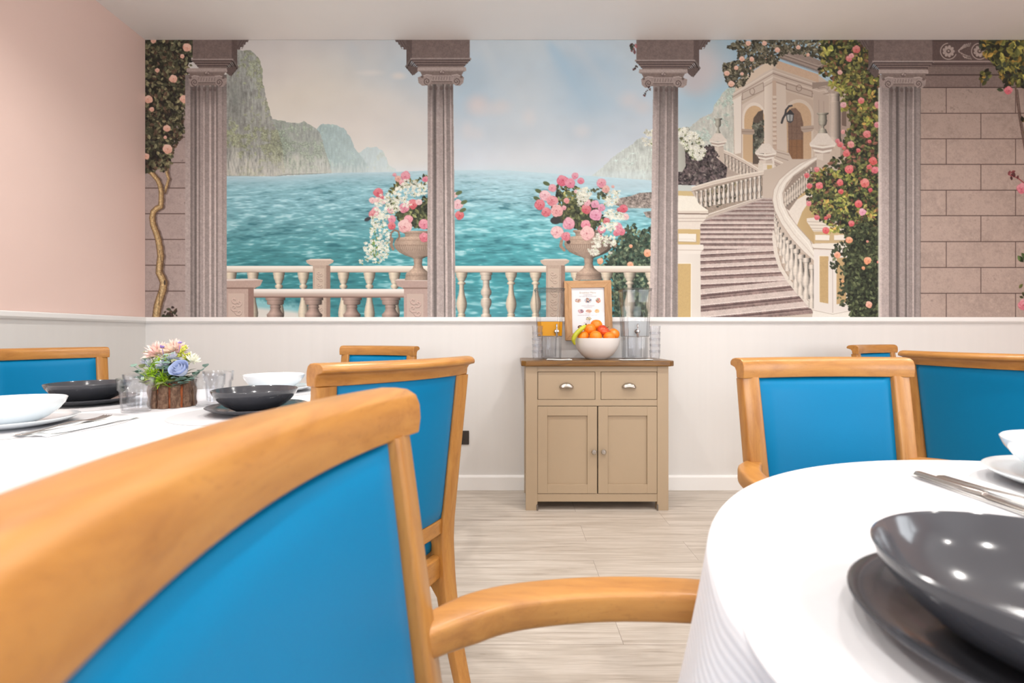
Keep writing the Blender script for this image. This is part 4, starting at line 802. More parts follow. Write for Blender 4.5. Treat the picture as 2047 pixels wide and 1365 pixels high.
    for k, (x, y) in enumerate(((1655,100),(1680,175),(1690,215),(1725,210),(1740,190),(1735,245),(1745,160),(1640,345),(1670,350),(1688,396),(1686,418),(1667,457),(1700,355),(1655,410),(1742,430),(1725,425),(1700,180),(1665,170))): M.leaves([(x-9,y-8),(x+9,y-8),(x+9,y+8),(x-9,y+8)], 12, 4.6, [(170,168,70),(196,186,84),(204,160,76),(150,158,66)], 90+k, shade=False)
    for x, y, r, c in ((1697,118,7,(222,124,120)),(1702,112,6,(230,160,160)),(1712,99,9,(206,104,98)),(1679,145,5.5,(228,176,168)),(1721,202,7,(224,120,116)),(1686,210,7,(232,176,180)),(1755,210,8,(228,150,156)),(1753,250,7,(228,140,150)),(1733,268,8.5,(226,122,122)),(1685,264,5,(230,160,156)),(1738,283,4.5,(216,110,106)),
            (1674,282,5,(222,120,128)),(1679,289,6.5,(220,104,108)),(1701,289,7.5,(232,150,146)),(1687,296,4.5,(220,110,112)),(1692,307,8,(222,98,100)),(1716,301,5,(214,100,100)),(1745,322,9,(220,92,88)),(1738,334,6,(216,94,96)),(1749,340,8.5,(224,110,122)),(1697,339,10,(224,104,106)),(1633,339,6,(224,120,126)),(1613,351,6,(216,92,98)),
            (1618,372,6.5,(216,94,100)),(1638,371,8,(228,112,116)),(1679,365,7.5,(224,104,106)),(1729,366,10,(226,114,108)),(1681,383,6,(216,82,84)),(1740,380,5,(208,80,92)),(1617,407,6,(228,128,136)),(1716,408,9,(222,90,92)),(1724,424,8,(234,164,186)),(1633,435,6,(214,96,106)),(1651,436,4.5,(200,74,84)),(1702,447,7,(216,86,94)),(1651,461,8,(222,82,86)),(1657,432,5,(200,110,90)),
            (1697,480,8,(238,160,118)),(1674,510,7.5,(240,164,126)),(1734,521,8.5,(240,162,118)),(1726,536,4,(230,160,110)),(1737,609,7.5,(240,176,148)),(1734,483,3,(226,150,130)),(1684,562,4,(226,168,110)),(1755,524,3,(230,140,120))): M.rose(x, y, r, c)
    M.T()

# ================================================================ the room
def quad(name, pts, mat, **k): return struct(obj(name, ([tuple(p) for p in pts], [], [(0, 1, 2, 3)]), mat, smooth=False, **k))
T = .12
struct(obj('floor', B(WALL_X-T, RIGHT_X+T, FRONT_Y-T, WALL_Y+T, -.1, 0), M['floor'], smooth=False))
struct(obj('ceiling', B(WALL_X-T, RIGHT_X+T, FRONT_Y-T, WALL_Y+T, CEIL, CEIL+.1), M['ceiling'], smooth=False))
struct(obj('wall_back', B(WALL_X-T, RIGHT_X+T, WALL_Y, WALL_Y+T, 0, CEIL), M['white_wall'], smooth=False))
struct(obj('wall_left', B(WALL_X-T, WALL_X, FRONT_Y, WALL_Y, 0, CEIL), M['pink'], smooth=False))
def wall_with_holes(name, a0, a1, holes, z0, z1, mk, mat):
    bm = bmesh.new(); xs = a0
    for h0, h1 in holes:
        mk(bm, xs, h0, 0, CEIL); mk(bm, h0, h1, 0, z0); mk(bm, h0, h1, z1, CEIL); xs = h1
    mk(bm, xs, a1, 0, CEIL); return struct(obj(name, bm, mat, smooth=False))
wall_with_holes('wall_front', WALL_X-T, RIGHT_X+T, [(-1.85, -.15), (1.45, 3.15)], .8, 2.3, lambda bm, a, b, c, d: box(bm, a, b, FRONT_Y-T, FRONT_Y, c, d), M['pink'])
wall_with_holes('wall_right', FRONT_Y, WALL_Y, [(-1.55, .15)], .8, 2.3, lambda bm, a, b, c, d: box(bm, RIGHT_X, RIGHT_X+T, a, b, c, d), M['pink'])
# dado: white panelling on the lower wall, moulded rail, skirting
DZ = 1.040
struct(obj('wall_back_panelling', B(WALL_X, RIGHT_X, WALL_Y-.006, WALL_Y, 0, DZ+.01), M['panel'], smooth=False))
struct(obj('wall_left_panelling', B(WALL_X, WALL_X+.006, FRONT_Y, WALL_Y, 0, DZ+.01), M['panel'], smooth=False))
def moulding(name, axis, a, b, face, prof, mat):
    """profile [(out from wall, z)] run along a wall"""
    bm = bmesh.new(); r = []
    for s in (a, b): r.append([bm.verts.new((s, face-o_, z) if axis == 'x' else (face+o_, s, z)) for o_, z in prof])
    n = len(prof)
    for i in range(n): bm.faces.new((r[0][i], r[0][(i+1) % n], r[1][(i+1) % n], r[1][i]))
    bm.faces.new(r[0]); bm.faces.new(r[1][::-1])
    return struct(obj(name, bm, mat, smooth=False, bevel=.001))
rail_p = [(0, DZ-.002), (.008, DZ-.002), (.010, DZ), (.014, DZ+.004), (.018, DZ+.010), (.018, DZ+.030), (.014, DZ+.034), (0, DZ+.035)]
sk_p = [(0, 0), (.018, 0), (.018, .080), (.014, .088), (.008, .092), (0, .092)]
moulding('trim_1', 'x', WALL_X, RIGHT_X, WALL_Y-.006, rail_p, M['white_paint']); moulding('trim_2', 'y', FRONT_Y, WALL_Y, WALL_X+.006, rail_p, M['white_paint'])
moulding('baseboard_back', 'x', WALL_X, RIGHT_X, WALL_Y-.006, sk_p, M['white_paint']); moulding('baseboard_left', 'y', FRONT_Y, WALL_Y, WALL_X+.006, sk_p, M['white_paint'])
def window(i, cx, cy, rot):
    w_ = bpy.data.objects.new('window_%d' % i, None); C.objects.link(w_); w_.location = (cx, cy, 0); w_.rotation_euler = (0, 0, rot); w_['kind'] = 'structure'
    bm = bmesh.new()
    for a in ((-.85, .85, 0, .06, .8, .86), (-.85, .85, 0, .06, 2.24, 2.3), (-.85, -.79, 0, .06, .86, 2.24), (.79, .85, 0, .06, .86, 2.24), (-.03, .03, 0, .06, .86, 2.24)): box(bm, *a)
    obj('window_frame', bm, M['white_paint'], w_, smooth=False)
    obj('window_pane', B(-.79, .79, .028, .032, .86, 2.24), M['clear'], w_, smooth=False)
    obj('window_sill', B(-.9, .9, -.12, 0, .77, .80), M['white_paint'], w_, smooth=False)
window(1, -1.0, FRONT_Y-.03, PI); window(2, 2.3, FRONT_Y-.03, PI); window(3, RIGHT_X+.03, -.7, -PI/2)
for o in [o for o in C.objects if o.name.startswith('window_') and o.parent]: pass

# the mural: a printed wall covering, one fine sheet carrying the print's colours
def build_mural():
    im = paint_mural(); h, w_ = im.shape[:2]
    s = WALL_Y/1000*1.0
    x0 = WALL_X+.0005; px = np.arange(w_+1)+MX0; py = np.arange(h+1)+MY0
    xs = (px-1023)/320.; zs = CAM_H-(py-669)/320.
    cx = np.clip(xs, WALL_X+.001, RIGHT_X-.002); cz = np.clip(zs, DZ+.035, CEIL-.0005)
    # the print's left edge leans a little, as trimmed
    gx, gz = np.meshgrid(cx, cz); n = (w_+1)*(h+1)
    co = np.empty((n, 3), np.float32); co[:, 0] = gx.ravel(); co[:, 1] = WALL_Y-.0015; co[:, 2] = gz.ravel()
    i = np.arange(n).reshape(h+1, w_+1); f = np.stack([i[:-1, :-1], i[1:, :-1], i[1:, 1:], i[:-1, 1:]], -1).reshape(-1, 4)
    me = bpy.data.meshes.new('wall_mural'); me.vertices.add(n); me.vertices.foreach_set('co', co.ravel())
    nf = len(f); me.loops.add(nf*4); me.loops.foreach_set('vertex_index', f.astype(np.int32).ravel()); me.polygons.add(nf)
    me.polygons.foreach_set('loop_start', np.arange(0, nf*4, 4, dtype=np.int32)); me.update(calc_edges=True)
    at = me.color_attributes.new('print', 'FLOAT_COLOR', 'POINT')
    e = np.pad(im, ((0, 1), (0, 1), (0, 0)), mode='edge'); l_ = np.where(e <= .04045, e/12.92, ((e+.055)/1.055)**2.4)*MURAL_GAIN
    col = np.ones((n, 4), np.float32); col[:, :3] = np.clip(l_, 0, .95).reshape(-1, 3); at.data.foreach_set('color', col.ravel())
    t = NT('printed_wallpaper'); a = t.n('ShaderNodeVertexColor', layer_name='print'); t.l(a.outputs[0], t.b.inputs['Base Color']); t.set(Roughness=.55, Specular_IOR_Level=.25); me.materials.append(t.m)
    o = bpy.data.objects.new('wall_mural', me); C.objects.link(o)
    tag(o, 'printed wall mural of stone columns, blue sea, flower urns and a curving staircase', 'mural')
MURAL_GAIN = np.array([.87, .93, .945], np.float32)
build_mural()

# recessed ceiling lights
proto = None
for i, (x, y) in enumerate(LAMPS):
    if proto is None:
        t = thing('recessed_downlight', '', 'ceiling light', (x, y, CEIL), 0, 'recessed downlights in the ceiling')
        obj('bezel', lathe(bmesh.new(), [(.034, 0), (.045, 0), (.047, -.003), (.045, -.005), (.036, -.006), (.034, -.004)], 28, close=True), M['white_paint'], t)
        obj('lamp_disc', lathe(bmesh.new(), [(0, -.001), (.034, -.001), (.034, -.003), (0, -.0035)], 24), M['lamp'], t)
        proto = t
    else: t = copy_tree(proto); t.location = (x, y, CEIL)
    t['label'] = 'small round white recessed ceiling downlight'

# wall socket
t = thing('wall_socket', 'dark bronze single plug socket low on the white back wall', 'socket', (-.309, WALL_Y-.006, .325))
obj('face_plate', B(-.043, .043, -.008, 0, -.043, .043), M['socket'], t, bevel=.003)
bm = bmesh.new(); box(bm, -.004, .004, -.0095, -.0075, .008, .022); box(bm, -.017, -.008, -.0095, -.0075, -.014, -.008); box(bm, .008, .017, -.0095, -.0075, -.014, -.008); obj('pin_holes', bm, M['black'], t, smooth=False)
obj('rocker_switch', B(-.036, -.026, -.0115, -.0075, -.004, .022), M['black'], t, bevel=.001)

# ================================================================ chairs
RW = .215                                   # half width of the top rail
def sag(u): return -.038*(1-u*u)            # backrest is hollow towards the sitter; local +Y is forward
def back_y(z):                              # lean of the back posts
    return -.205-.055*max(0, (z-.45))/.45 if z > .45 else -.205-.10*((.45-z)/.45)**1.6
def make_chair():
    t = thing('dining_chair', '', 'chair')
    # top rail: convex front, lip rolling over backwards
    sec = [(.012, -.012), (.014, .004), (.013, .018), (.009, .028), (.000, .0335), (-.012, .035), (-.026, .035), (-.038, .0325), (-.045, .027), (-.0465, .021), (-.044, .0165), (-.036, .015), (-.026, .012), (-.020, .004), (-.018, -.012)]
    bm = bmesh.new(); rings = []; N = 24; yb = back_y(.875)
    for i in range(N+1):
        u = -1+2*i/N; x = u*RW; rings.append([bm.verts.new((x, yb+sag(u)*1.0+a+.004, .875+b)) for a, b in sec])
    for a, b in zip(rings, rings[1:]):
        for k in range(len(sec)): bm.faces.new((a[k], a[(k+1) % len(sec)], b[(k+1) % len(sec)], b[k]))
    bm.faces.new(rings[0]); bm.faces.new(rings[-1][::-1])
    obj('top_rail', bm, M['beech_y'], t, bevel=.002, auto=50)
    # rear posts run from the rail to the floor as one leg each
    for s in (-1, 1):
        bm = bmesh.new(); path = []; scs = []
        for z, xo, k in ((.864, .191, (1, .85)), (.78, .189, (1, .95)), (.66, .186, (1, 1.05)), (.55, .183, (1, 1.2)), (.46, .181, (1, 1.45)), (.38, .181, (1, 1.4)), (.28, .182, (.95, 1.15)), (.14, .185, (.85, .9)), (0, .188, (.75, .75))):
            path.append((s*xo, back_y(z)+sag(.87)*(1 if z > .5 else z/.5), z)); scs.append(k)
        pts = smoothpath(path, 3); ss = []
        for i in range(len(pts)):
            q = i/3; j = min(int(q), len(scs)-2); f = q-j; ss.append(tuple(scs[j][m]*(1-f)+scs[j+1][m]*f for m in (0, 1)))
        sweep(bm, pts, [(a, b) for a, b in rrect(.0215, .0175, .005, 2)], up=(0, 1, 0), scales=ss)
        obj('rear_leg', bm, M['beech'], t, auto=50)
    # padded back panel, front and rear
    bm = bmesh.new(); NX, NZ = 18, 22; z0, z1 = .494, .862
    def panel(side):
        g = []
        for j in range(NZ+1):
            v = j/NZ; z = z0+(z1-z0)*v; row = []
            for i in range(NX+1):
                u = -1+2*i/NX; hw = .1695-.006*(1-v)
                e = max(0, 1-abs(u)**14)*max(0, 1-abs(2*v-1)**16); puff = (.012*(1-u*u)*(1-(2*v-1)**2)**.6*.7+.010*e**.5) if side > 0 else .007*e**.5
                row.append(bm.verts.new((u*hw, back_y(z)+sag(u*.83)+(.006+puff if side > 0 else -.008-puff), z)))
            g.append(row)
        for j in range(NZ):
            for i in range(NX): q = (g[j][i], g[j][i+1], g[j+1][i+1], g[j+1][i]); bm.faces.new(q if side < 0 else q[::-1])
        return g
    a = panel(1); b = panel(-1)
    for i in range(NX): bm.faces.new((a[0][i], a[0][i+1], b[0][i+1], b[0][i])); bm.faces.new((a[NZ][i+1], a[NZ][i], b[NZ][i], b[NZ][i+1]))
    for j in range(NZ): bm.faces.new((a[j+1][0], a[j][0], b[j][0], b[j+1][0])); bm.faces.new((a[j][NX], a[j+1][NX], b[j+1][NX], b[j][NX]))
    obj('backrest', bm, M['vinyl'], t, auto=60)
    def curved_bar(za, zb, hw, d, yoff, mat, name, cv=1.0):
        bm = bmesh.new(); r = []
        for i in range(17):
            u = -1+2*i/16; y = back_y((za+zb)/2)+sag(u*.85)*cv+yoff
            r.append([bm.verts.new((u*hw, y+p, z)) for p, z in ((-d/2, za), (d/2, za), (d/2, zb), (-d/2, zb))])
        for p, q in zip(r, r[1:]):
            for k in range(4): bm.faces.new((p[k], p[(k+1) % 4], q[(k+1) % 4], q[k]))
        bm.faces.new(r[0]); bm.faces.new(r[-1][::-1]); return obj(name, bm, mat, t, bevel=.004)
    curved_bar(.452, .492, .172, .022, 0, M['beech_y'], 'lower_rail')
    # seat rails and seat pad
    def rail(name, x0, y0, x1, y1, th=.024, z0=.335, z1=.393):
        bm = bmesh.new(); d = Vector((x1-x0, y1-y0, 0)).normalized(); n = Vector((-d.y, d.x, 0))*th/2; r = []
        for p in (Vector((x0, y0, 0)), Vector((x1, y1, 0))): r.append([bm.verts.new((p+n*a+Vector((0, 0, z)))) for a, z in ((-1, z0), (1, z0), (1, z1), (-1, z1))])
        for k in range(4): bm.faces.new((r[0][k], r[0][(k+1) % 4], r[1][(k+1) % 4], r[1][k]))
        bm.faces.new(r[0]); bm.faces.new(r[1][::-1]); return obj(name, bm, M['beech_y'] if abs(d.x) > .5 else M['beech_x'], t, bevel=.003)
    curved_bar(.335, .393, .168, .026, .012, M['beech_y'], 'seat_rail')
    rail('seat_rail', -.205, .225, .205, .225); rail('seat_rail', -.183, -.20, -.222, .22); rail('seat_rail', .183, -.20, .222, .22)
    bm = bmesh.new(); g = []; NS = 16
    for lay, (dz, ins) in enumerate(((.390, .004), (.398, -.004), (.418, -.006), (.433, .004), (.440, .022))):
        row = []
        for i in range(64):
            q = 2*PI*i/64; cx_, sy_ = math.cos(q), math.sin(q); k = (abs(cx_)**7+abs(sy_)**7)**(-1/7); yy = sy_*k; hw = .188+.037*(yy+1)/2
            row.append(bm.verts.new((cx_*k*(hw-ins), .022+yy*(.222-ins), dz)))
        g.append(row)
    for p, q in zip(g, g[1:]):
        for i in range(64): bm.faces.new((p[i], p[(i+1) % 64], q[(i+1) % 64], q[i]))
    ct = bm.verts.new((0, .03, .452)); mid = [bm.verts.new((v.co.x*.55, .03+(v.co.y-.03)*.55, .4495)) for v in g[-1]]
    for i in range(64): bm.faces.new((g[-1][i], g[-1][(i+1) % 64], mid[(i+1) % 64], mid[i])); bm.faces.new((mid[i], mid[(i+1) % 64], ct))
    bm.faces.new(g[0][::-1]); obj('seat', bm, M['vinyl'], t, auto=50)
    # arms with front legs
    for s in (-1, 1):
        arm = smoothpath([(s*.184, -.242, .660), (s*.216, -.208, .661), (s*.248, -.160, .662), (s*.268, -.095, .662), (s*.278, -.02, .662), (s*.278, .07, .661), (s*.269, .14, .658), (s*.258, .185, .653)], 5); n = len(arm)
        sc_ = [(.62+.38*min(1, i/7), .86+.14*min(1, i/7)) for i in range(n)]
        bm = sweep(bmesh.new(), arm, rrect(.0235, .0165, .007, 3), scales=sc_); obj('armrest', bm, M['beech_x'], t, auto=50)
        leg = smoothpath([(s*.254, .166, .650), (s*.242, .172, .57), (s*.232, .196, .48), (s*.226, .214, .40), (s*.226, .222, .30), (s*.228, .225, .15), (s*.230, .226, 0)], 4); n = len(leg)
        bm = sweep(bmesh.new(), leg, rrect(.0185, .0205, .005, 2), up=(0, 1, 0), scales=[1.0 if i < 14 else 1-.28*(i-14)/(n-15) for i in range(n)]); obj('front_leg', bm, M['beech'], t, auto=50)
        br = smoothpath([(s*.206, .20, .36), (s*.205, .17, .335), (s*.203, .15, .318)], 3)
    for s in (-1, 1):      # corner brackets under the seat
        bm = bmesh.new(); v = [bm.verts.new(p) for p in ((s*.176, -.215, .336), (s*.176, -.160, .336), (s*.178, -.215, .280), (s*.160, -.215, .336), (s*.160, -.160, .336), (s*.162, -.215, .280))]
        for f in ((0, 1, 2), (3, 5, 4), (0, 3, 4, 1), (1, 4, 5, 2), (2, 5, 3, 0)): bm.faces.new([v[i] for i in f])
        obj('corner_bracket', bm, M['beech'], t, smooth=False)
    return t
def place_chair(o, cx, cy, ang, label, group):
    """cx, cy: middle of the top rail's end-to-end chord; ang: direction the chair faces, degrees from +X"""
    f = Vector((math.cos(R(ang)), math.sin(R(ang)))); off = back_y(.875)
    o.location = (cx-f.x*off, cy-f.y*off, 0); o.rotation_euler = (0, 0, R(ang-90)); o['label'] = label
    if group: o['group'] = group
ch = make_chair()
CH = [(-.122, .308, -2.6, 'beech armchair nearest the camera, blue vinyl back, blurred top rail crossing the lower left'),
      (-.260, 1.146, 142.0, 'beech armchair seen from behind with dark blue back, between left table and wall cabinet'),
      (.747, 1.19, -84.6, 'beech armchair facing us behind the right white table, curved armrest on its left'),
      (1.452, 1.565, 13.7, 'beech armchair at the right edge, seen from behind, blue panel cut by the frame'),
      (-.665, 2.475, -110.0, 'small distant beech armchair near back wall left of the cabinet'),
      (2.00, 2.75, -60.0, 'small distant beech armchair by back wall right of the cabinet, mostly hidden'),
      (-1.935, 2.085, -27.0, 'beech armchair at the far left edge behind the left table')]
for i, (x, y, a, lb) in enumerate(CH):
    o = ch if i == 0 else copy_tree(ch)
    place_chair(o, x, y, a, lb, 'beech dining armchairs with blue vinyl')

# ================================================================ tables
TZ = .760
def table(cx, cy, rad, drop, seed, label, lab2, folds=9, amp=.03):
    t = thing('round_table', label, 'table', (cx, cy, 0), 0, 'round dining tables')
    obj('tabletop', lathe(bmesh.new(), [(0, TZ-.032), (rad-.012, TZ-.032), (rad-.002, TZ-.024), (rad-.002, TZ-.010), (rad-.010, TZ-.0035), (0, TZ-.0035)], 72), M['beech'], t)
    obj('pedestal', lathe(bmesh.new(), [(0, .03), (.18, .03), (.20, .02), (.20, 0), (0, 0)][::-1]+[(.05, .05), (.045, .2), (.045, TZ-.06), (.16, TZ-.033), (0, TZ-.033)], 40), M['beech'], t)
    rs = random.Random(seed); ph = [rs.random()*6.28 for _ in range(3)]; n = 240; bm = bmesh.new(); rings = []
    ctr = bm.verts.new((0, 0, TZ))
    for r in (rad*.33, rad*.66, rad*.93, rad*.985): rings.append([bm.verts.new((r*math.cos(2*PI*i/n), r*math.sin(2*PI*i/n), TZ)) for i in range(n)])
    for k, dz in enumerate((0, .004, .012, .028, .06, .10, .15, .20, .26, .32, drop)):
        row = []
        for i in range(n):
            a = 2*PI*i/n; q = min(1, dz/.16); w_ = math.sin(folds*a+ph[0]+.6*math.sin(2*a+ph[1])); f = amp*(w_*.5+.5)**1.4*q*(1+dz*1.2)+.006*q*math.sin(3*folds*a+ph[2])
            rr = rad+(.002 if dz < .003 else .005)+.02*dz+f; z = TZ-.001-dz-(.0 if k < 10 else .012*math.sin(4*a))
            row.append(bm.verts.new((rr*math.cos(a), rr*math.sin(a), z)))
        rings.append(row)
    for i in range(n): bm.faces.new((ctr, rings[0][i], rings[0][(i+1) % n]))
    for p, q in zip(rings, rings[1:]):
        for i in range(n): bm.faces.new((p[i], q[i], q[(i+1) % n], p[(i+1) % n]))
    o = obj('tablecloth', bm, M['cloth'], loc=(cx, cy, 0), auto=0)
    s_ = o.modifiers.new('thick', 'SOLIDIFY'); s_.thickness = .0016; s_.offset = -1
    tag(o, lab2, 'tablecloth', 'white round tablecloths')
TR = (.677, .308); TL = (-.953, 1.425); RAD = .513
table(*TR, RAD, .36, 5, 'round dining table nearest the camera at lower right', 'white tablecloth falling in folds over the lower right table', folds=8, amp=.03)
table(*TL, RAD, .38, 8, 'round dining table left of centre carrying the flower arrangement', 'white wavy-patterned tablecloth on the left table with the flowers', folds=11, amp=.03)
def disc(name, x, y, r, z, th, mat, label, cat, group):
    return tag(obj(name, lathe(bmesh.new(), [(0, 0), (r-.002, 0), (r, th*.5), (r-.002, th), (0, th)], 72), mat, loc=(x, y, z)), label, cat, group)
def crockery(kind, rp, rb, col):
    n = 72
    if kind == 'plate': pr = [(0, 0), (rp*.55, 0), (rp*.60, .0025), (rp*.86, .009), (rp*.985, .0165), (rp, .0185), (rp*.985, .0195), (rp*.84, .0125), (rp*.62, .0062), (0, .005)]
    else: pr = [(0, 0), (rb*.42, 0), (rb*.50, .003), (rb*.70, .014), (rb*.86, .029), (rb*.96, .043), (rb*.995, .052), (rb, .0545), (rb*.985, .0555), (rb*.965, .053), (rb*.93, .043), (rb*.83, .030), (rb*.67, .017), (rb*.46, .0075), (0, .006)]
    bm = bmesh.new(); lathe(bm, pr, n)
    if kind == 'bowl':  # the bowls are organic, gently oval with a swooping rim
        for v in bm.verts:
            k = v.co.z/.055; a = math.atan2(v.co.y, v.co.x); v.co.x *= 1+.01*k
    return bm
SET = [  # mat x, y, plate x, y, bowl x, y, material, where
    ((.327, .304), (.357, .312), (.343, .303), 'grey', 'nearest, at lower right', .0),
    ((.78, .60), (.773, .645), (.772, .647), 'white', 'at the right picture edge', .6),
    ((-.69, 1.295), (-.668, 1.318), (-.672, 1.312), 'grey', 'right of the flower arrangement', .2),
    ((-.86, 1.78), (-.848, 1.80), (-.852, 1.795), 'white', 'at the far side of the left table', .9),
    ((-1.25, 1.46), (-1.255, 1.485), (-1.255, 1.485), 'grey', 'left of flowers behind the tumblers', 1.2),
    ((-1.07, 1.13), (-1.122, 1.115), (-1.112, 1.10), 'white', 'at left edge beside the fork', .4)]
for mt, pl, bw, c, wh, ro in SET:
    disc('placemat', mt[0], mt[1], .172, TZ, .0015, M['mat'], 'pale grey placemat under the %s bowl %s' % ('dark grey' if c == 'grey' else 'white', wh), 'placemat', 'round placemats')
    m = M['china_grey'] if c == 'grey' else M['china_white']; nm = 'dark grey' if c == 'grey' else 'white'
    tag(obj('dinner_plate', crockery('plate', .123, 0, c), m, loc=(pl[0], pl[1], TZ+.0015), auto=60), 'shallow %s plate under the bowl %s' % (nm, wh), 'plate', 'plates laid on the tables')
    tag(obj('pasta_bowl', crockery('bowl', 0, .102, c), m, loc=(bw[0], bw[1], TZ+.0078), rot=(0, 0, ro), auto=60), 'glossy %s bowl %s' % (nm, wh), 'bowl', 'bowls laid on the tables')
def cutlery(kind, x, y, z, ang, label):
    """lies along its local +Y, tip forward"""
    t = thing(kind, label, kind, (x, y, z), R(ang), 'cutlery on the tables')
    def strip(pts, z0=.0006, th=.0022):
        bm = bmesh.new(); r = [[bm.verts.new((c_+s*w_, yy, zz+q)) for s, q in ((-1, 0), (1, 0), (.55, th), (-.55, th))] for yy, w_, zz, c_ in pts]
        for a, b in zip(r, r[1:]):
            for k in range(4): bm.faces.new((a[k], a[(k+1) % 4], b[(k+1) % 4], b[k]))
        bm.faces.new(r[0]); bm.faces.new(r[-1][::-1]); return bm
    if kind == 'knife':
        obj('handle', strip([(-.11, .0055, 0, 0), (-.108, .008, 0, 0), (-.05, .0075, .0005, 0), (-.01, .0055, .001, 0)], th=.0045), M['steel'], t, bevel=.0008)
        obj('blade', strip([(-.012, .0055, .0015, 0), (.0, .0085, .0012, .001), (.06, .0095, .0008, .001), (.085, .008, .0006, 0), (.10, .003, .0004, -.003)], th=.0016), M['steel'], t)
    else:
        obj('handle', strip([(-.11, .0085, 0, 0), (-.105, .0105, 0, 0), (-.05, .006, .002, 0), (.0, .0035, .006, 0), (.03, .005, .005, 0), (.042, .0115, .003, 0), (.055, .0125, .002, 0)], th=.002), M['steel'], t, bevel=.0006)
        for k in range(4): cx = -.0096+.0064*k; obj('tine', strip([(.053, .0022, .002, cx), (.08, .0018, .003, cx), (.098, .001, .006, cx)], th=.0016), M['steel'], t)
    return t
def napkin(x, y, z, ang, w_, l_, seed, label, group='folded white paper napkins'):
    rs = random.Random(seed); bm = bmesh.new()
    for lay in range(3):
        g = []; k = .94-.05*lay; dx, dy = rs.uniform(-.006, .006), rs.uniform(-.006, .006); sk = rs.uniform(-.12, .12); ph = rs.random()*6
        for j in range(9):
            g.append([bm.verts.new((k*w_*(i/6-.5)+dx+sk*l_*(j/8-.5)*.3, k*l_*(j/8-.5)+dy, .0008+.0016*lay+.0025*abs(math.sin(i*.9+ph))*((j in (0, 8))*1.0+.25)+.0015*max(0, math.sin(j*1.1+ph)))) for i in range(7)])
        for a, b in zip(g, g[1:]):
            for i in range(6): bm.faces.new((a[i], a[i+1], b[i+1], b[i]))
    o = obj('napkin', bm, M['napkin'], loc=(x, y, z), rot=(0, 0, R(ang)), auto=0); s_ = o.modifiers.new('thick', 'SOLIDIFY'); s_.thickness = .0006; s_.offset = 1
    tag(o, label, 'napkin', group)
napkin(.606, .62, TZ, -2, .075, .215, 2, 'folded white napkin under the knife and fork on the right table')
cutlery('knife', .583, .605, TZ+.0062, 2, 'steel knife on the napkin of the right table, outer piece'); cutlery('fork', .604, .592, TZ+.0062, 1, 'steel fork beside the knife on the right table napkin')
bpy.data.objects['fork'].rotation_euler.z = R(181); bpy.data.objects['knife'].rotation_euler.z = R(182)
napkin(-.955, 1.12, TZ, -3, .085, .25, 4, 'crumpled white napkin under the fork on the left table')
cutlery('fork', -.972, 1.10, TZ+.0062, -3, 'steel fork with tines up on the napkin of the left table')

# clear tumblers
def tumbler_bm(h=.092, r0=.033, r1=.043):
    return lathe(bmesh.new(), [(0, .004), (r0-.001, .004), (r0+.004, h*.62), (r0+.0045, h*.65), (r1-.002, h*.68), (r1, h), (r1-.0022, h), (r1-.0045, h*.70), (r0+.001, h*.66), (r0-.003, .009), (0, .008)], 40)
tp = None
for x, y, lb in ((-.985, 1.312, 'clear stacking tumbler left of the bark vase, front one'), (-1.072, 1.445, 'clear stacking tumbler left of the bark vase, rear one'), (-.864, 1.425, 'clear stacking tumbler right of the bark vase, front one'), (-.915, 1.56, 'clear stacking tumbler right of the bark vase, rear one')):
    if tp is None: o = tp = obj('tumbler', tumbler_bm(), M['tumbler'], auto=50)
    else: o = tp.copy(); C.objects.link(o)
    o.location = (x, y, TZ-.0035); tag(o, lb, 'tumbler', 'clear tumblers on the left table'); o.location.z = TZ

# flower arrangement in a bark-clad pot
FX, FY = -.972, 1.435
t = thing('flower_arrangement', 'artificial flowers and foliage in a bark-clad pot on the left table', 'flowers', (FX, FY, TZ))
fr = random.Random(12)
obj('pot', lathe(bmesh.new(), [(0, 0), (.050, 0), (.052, .072), (.046, .072), (.044, .06), (0, .06)], 32), M['bark_red'], t, auto=50)
nb = 11
for k in range(nb):
    a0 = 2*PI*k/nb+.06; a1 = a0+2*PI/nb-.09-(.05 if k % 3 == 0 else 0); bm = bmesh.new(); g = []
    for j in range(9):
        z = .001+.074*j/8*(1 if k % 2 else .985); row = []
        for i in range(7): a = a0+(a1-a0)*i/6; r = .0555+.004*math.sin(PI*i/6)+.0016*math.sin(j*1.7+k)+fr.uniform(-.0008, .0008); row.append((r*math.cos(a), r*math.sin(a), z))
        g.append(row)
    F = [[bm.verts.new(p) for p in row] for row in g]; I_ = [[bm.verts.new((p[0]*.90, p[1]*.90, p[2])) for p in row] for row in g]
    for j in range(8):
        for i in range(6): bm.faces.new((F[j][i], F[j][i+1], F[j+1][i+1], F[j+1][i]))
        bm.faces.new((F[j][0], F[j+1][0], I_[j+1][0], I_[j][0])); bm.faces.new((F[j][6], I_[j][6], I_[j+1][6], F[j+1][6]))
    for i in range(6): bm.faces.new((F[8][i], F[8][i+1], I_[8][i+1], I_[8][i])); bm.faces.new((F[0][i+1], F[0][i], I_[0][i], I_[0][i+1]))
    obj('bark_strip', bm, M['bark'], t, auto=60)
def leaf(bm, p, d, up, L, W, curl=.2, n=5, round_=False):
    """a cupped leaf from point p along d"""
    d = Vector(d).normalized(); s = d.cross(Vector(up)).normalized(); u = s.cross(d).normalized(); rows = []
    for i in range(n+1):
        q = i/n; w_ = W*(math.sin(PI*min(1, q*.96+.04))**(.55 if round_ else .8)) if round_ else W*math.sin(PI*(q**.8*.95+.04)); c = Vector(p)+d*L*q-u*curl*L*q*q
        rows.append([bm.verts.new(c-s*w_/2+u*w_*.12), bm.verts.new(c), bm.verts.new(c+s*w_/2+u*w_*.12)])
    for a, b in zip(rows, rows[1:]):
        for i in (0, 1): bm.faces.new((a[i], a[i+1], b[i+1], b[i]))
